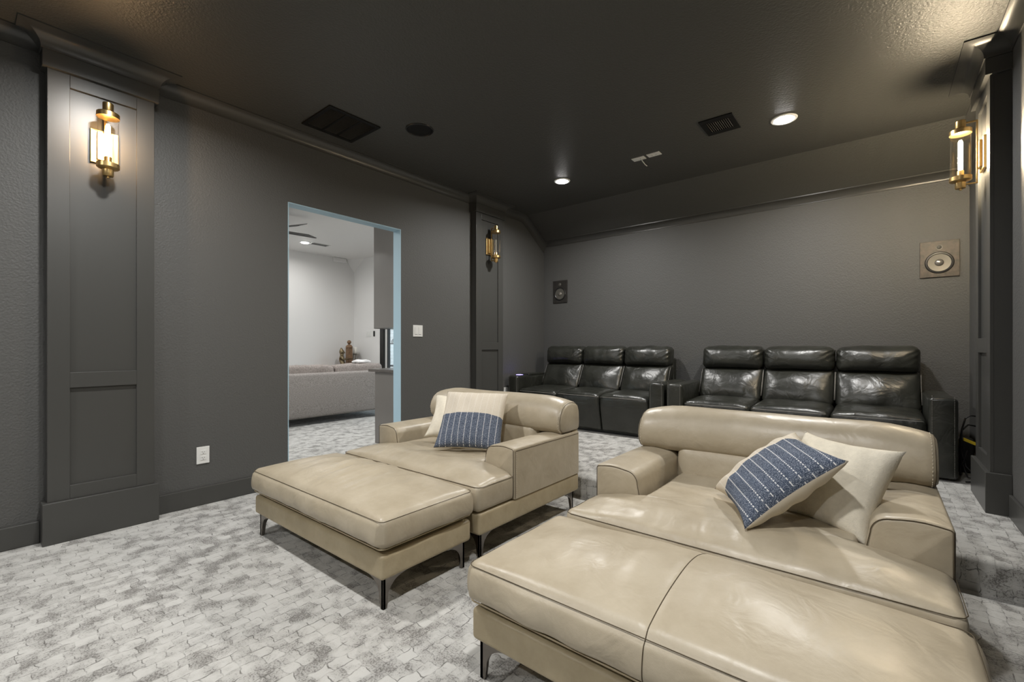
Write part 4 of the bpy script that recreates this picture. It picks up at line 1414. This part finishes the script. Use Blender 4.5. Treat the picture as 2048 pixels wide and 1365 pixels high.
# kneeling figurine holding a tray: one continuous skinned figure
sx_, sy_ = -7.50, 4.385
def skin_figure(name, edges, pts, rad, mat, parent, subsurf=2, root=0):
    me = bpy.data.meshes.new(name)
    me.from_pydata(pts, edges, [])
    o = bpy.data.objects.new(name, me)
    COL.objects.link(o)
    sk = o.modifiers.new('skin', 'SKIN')
    sk.use_smooth_shade = True
    for i, v in enumerate(me.skin_vertices[0].data):
        v.radius = (rad[i], rad[i])
        v.use_root = (i == root)
    ss = o.modifiers.new('sub', 'SUBSURF')
    ss.levels = subsurf
    ss.render_levels = subsurf
    me.materials.append(mat)
    o.parent = parent
    return o
t = thing('figurine', 'small bronze kneeling figurine holding out a tray in the den corner', 'figurine', (sx_, sy_, ctz))
d = Vector((0.55, 0.83, 0)).normalized()      # facing direction
q = Vector((-d.y, d.x, 0))
def fp(f, s, z):
    v = d * f + q * s
    return (v.x, v.y, z)
pts = [fp(0, 0, 0.13), fp(0.005, 0, 0.21), fp(0.01, 0, 0.30), fp(0.01, 0, 0.355), fp(0.015, 0, 0.41), fp(0.01, 0, 0.46), fp(0.005, 0, 0.50), fp(0.0, 0, 0.545),
       fp(0.015, 0.075, 0.305), fp(0.035, 0.085, 0.235), fp(0.115, 0.05, 0.245),
       fp(0.015, -0.075, 0.305), fp(0.035, -0.085, 0.235), fp(0.115, -0.05, 0.245),
       fp(0.04, 0.055, 0.10), fp(0.11, 0.06, 0.075), fp(0.03, 0.065, 0.032), fp(-0.06, 0.06, 0.03),
       fp(0.04, -0.055, 0.10), fp(0.11, -0.06, 0.075), fp(0.03, -0.065, 0.032), fp(-0.06, -0.06, 0.03)]
edges = [(0, 1), (1, 2), (2, 3), (3, 4), (4, 5), (5, 6), (6, 7), (2, 8), (8, 9), (9, 10), (2, 11), (11, 12), (12, 13), (0, 14), (14, 15), (15, 16), (16, 17), (0, 18), (18, 19), (19, 20), (20, 21)]
rad = [0.062, 0.050, 0.055, 0.026, 0.050, 0.048, 0.026, 0.010, 0.026, 0.020, 0.014, 0.026, 0.020, 0.014, 0.042, 0.034, 0.028, 0.018, 0.042, 0.034, 0.028, 0.018]
skin_figure('body', edges, pts, rad, M['bronze'], t).scale = (1.0, 1.0, 0.69)
mb = MB()
c = d * 0.135
mb.lathe([(0.0, 0.235), (0.05, 0.240), (0.075, 0.258), (0.078, 0.264), (0.06, 0.258), (0.0, 0.250)], c.x, c.y, 24)
mb.build('tray', M['bronze'], t, smooth=True, local=True).scale = (1.0, 1.0, 0.69)
mb = MB()
for k in range(-1, 2, 2):
    e = d * 0.010 + q * (0.050 * k)
    mb.lathe([(0.0, 0.395), (0.010, 0.40), (0.013, 0.415), (0.008, 0.435), (0.0, 0.438)], e.x, e.y, 10)
    g = d * 0.058 + q * (0.018 * k)
    mb.lathe([(0.0, 0.420), (0.006, 0.422), (0.006, 0.430), (0.0, 0.432)], g.x, g.y, 8)
g = d * 0.062
mb.lathe([(0.0, 0.400), (0.008, 0.402), (0.006, 0.418), (0.0, 0.424)], g.x, g.y, 8)
mb.build('face_features', M['bronze'], t, smooth=True, local=True).scale = (1.0, 1.0, 0.69)

px_, py_ = -7.58, 4.592
t = thing('wooden_finial_post', 'slim carved brown wooden post with ball finial beside the figurine', 'ornament', (px_, py_, ctz))
boxobj('post', M['wood'], (px_ - 0.045, px_ + 0.045, py_ - 0.045, py_ + 0.045, ctz, ctz + 0.37), t, bevel=0.006)
MB().lathe([(0.050, ctz + 0.36), (0.060, ctz + 0.372), (0.060, ctz + 0.400), (0.038, ctz + 0.425), (0.018, ctz + 0.435), (0.016, ctz + 0.445)], px_, py_, 20).build('collar', M['wood'], t, smooth=True, auto=50)
MB().lathe([(0.012, ctz + 0.440), (0.028, ctz + 0.450), (0.038, ctz + 0.472), (0.032, ctz + 0.496), (0.014, ctz + 0.512), (0.0, ctz + 0.514)], px_, py_, 20).build('finial', M['wood'], t, smooth=True)

kx, ky = -7.62, 4.738
t = thing('candle_holder', 'pewter candle holder on splayed rods beside the wooden post', 'candle holder', (kx, ky, ctz))
MB().lathe([(0.0, ctz + 0.253), (0.08, ctz + 0.258), (0.085, ctz + 0.263), (0.082, ctz + 0.266), (0.0, ctz + 0.263)], kx, ky, 24).build('drip_plate', M['pewter'], t, smooth=True, auto=40)
for k in range(4):
    a = PI / 4 + PI / 2 * k
    mb = MB()
    mb.tube([(kx + 0.062 * math.cos(a), ky + 0.062 * math.sin(a), ctz + 0.006), (kx + 0.03 * math.cos(a), ky + 0.03 * math.sin(a), ctz + 0.256)], 0.012, 8)
    mb.build('rod', M['pewter'], t, smooth=True, auto=50)
mb = MB()
mb.lathe([(0.0, ctz), (0.078, ctz), (0.078, ctz + 0.012), (0.0, ctz + 0.014)], kx, ky, 24)
mb.build('foot', M['pewter'], t, smooth=True, auto=40)
o = MB().lathe([(0.0, ctz + 0.264), (0.036, ctz + 0.264), (0.038, ctz + 0.267), (0.038, ctz + 0.382), (0.032, ctz + 0.387), (0.0, ctz + 0.381)], kx, ky, 24).build('pillar_candle', M['wax'], origin=(kx, ky, ctz + 0.264), smooth=True, auto=50)
tag(o, 'white pillar candle on the pewter holder in the den', 'candle')

plate('den_switch', 'faint white triple switch plate on the den wall beside the window frame', 'light switch', (-7.33, DYS, 1.285), (-1, 0, 0), (0, 0, 1), (0, -1, 0), 0.150, 0.105,
      lambda t, mk: [mk('rocker', [(ca - 0.015, ca + 0.015, -0.030, 0.030, 0.006, 0.009)], M['whiteplastic']) for ca in (-0.046, 0.0, 0.046)])
o = boxobj('wall_hook', M['blackmetal'], (-7.145, -7.130, DYS - 0.03, DYS, 1.235, 1.335), origin=(-7.14, DYS, 1.28), bevel=0.004)
tag(o, 'slim dark hook on the den wall under the upper cabinet corner', 'hook')

# ceiling fan
fx, fy, fz = -5.70, 2.33, 2.455
t = thing('ceiling_fan', 'dark-bladed ceiling fan in the den, seen through the top of the doorway', 'ceiling fan', (fx, fy, ZD))
MB().lathe([(0.0, fz - 0.10), (0.05, fz - 0.10), (0.085, fz - 0.06), (0.09, fz), (0.075, fz + 0.05), (0.03, fz + 0.07), (0.02, fz + 0.08), (0.02, ZD - 0.05), (0.06, ZD - 0.03), (0.06, ZD)], fx, fy, 24).build('motor', M['fan'], t, smooth=True, auto=40)
for k in range(6):
    a = math.radians(22 + 60 * k)
    ca, sa = math.cos(a), math.sin(a)
    mb = MB()
    vs = []
    out = [(0.08, -0.045), (0.20, -0.075), (0.56, -0.095), (0.59, -0.075), (0.55, 0.095), (0.20, 0.075), (0.08, 0.045)]
    for dz in (0, 0.008):
        for r, s_ in out:
            vs.append((fx + r * ca - s_ * sa, fy + r * sa + s_ * ca, fz + dz + 0.40 * s_))
    n = len(out)
    fs = [tuple(range(n)), tuple(reversed(range(n, 2 * n)))] + [(i, (i + 1) % n, n + (i + 1) % n, n + i) for i in range(n)]
    mb.add(vs, fs).build('blade', M['fan'], t)

DG = 'recessed downlights in the white den ceiling'
downlight('glowing downlight in the white den ceiling just past the fan blades', -7.05, 3.50, ZD, DEN_DOWNLIGHT_W * 0.6, DG, 0.08)
for x, y, w in ((-4.9, 1.2, 'just inside the doorway'), (-7.05, 1.2, 'by the far wall away from the corner'), (-4.9, 3.6, 'in front of the bar cabinets')):  # unseen downlights added to brighten the den
    downlight('added unseen downlight in the white den ceiling ' + w, x, y, ZD, DEN_DOWNLIGHT_W * (2.2 if x > -6 else 0.8), DG, 0.08)
t = thing('den_ceiling_vent', 'narrow white ceiling vent beside the den downlight', 'vent', (-7.0, 3.72, ZD))
boxobj('vent_frame', M['whiteplastic'], (-7.07, -6.93, 3.57, 3.87, ZD - 0.006, ZD), t, bevel=0.002)
for k in range(5):
    boxobj('slat', M['slot'], (-7.055 + 0.024 * k, -7.045 + 0.024 * k, 3.59, 3.85, ZD - 0.008, ZD - 0.006), t)
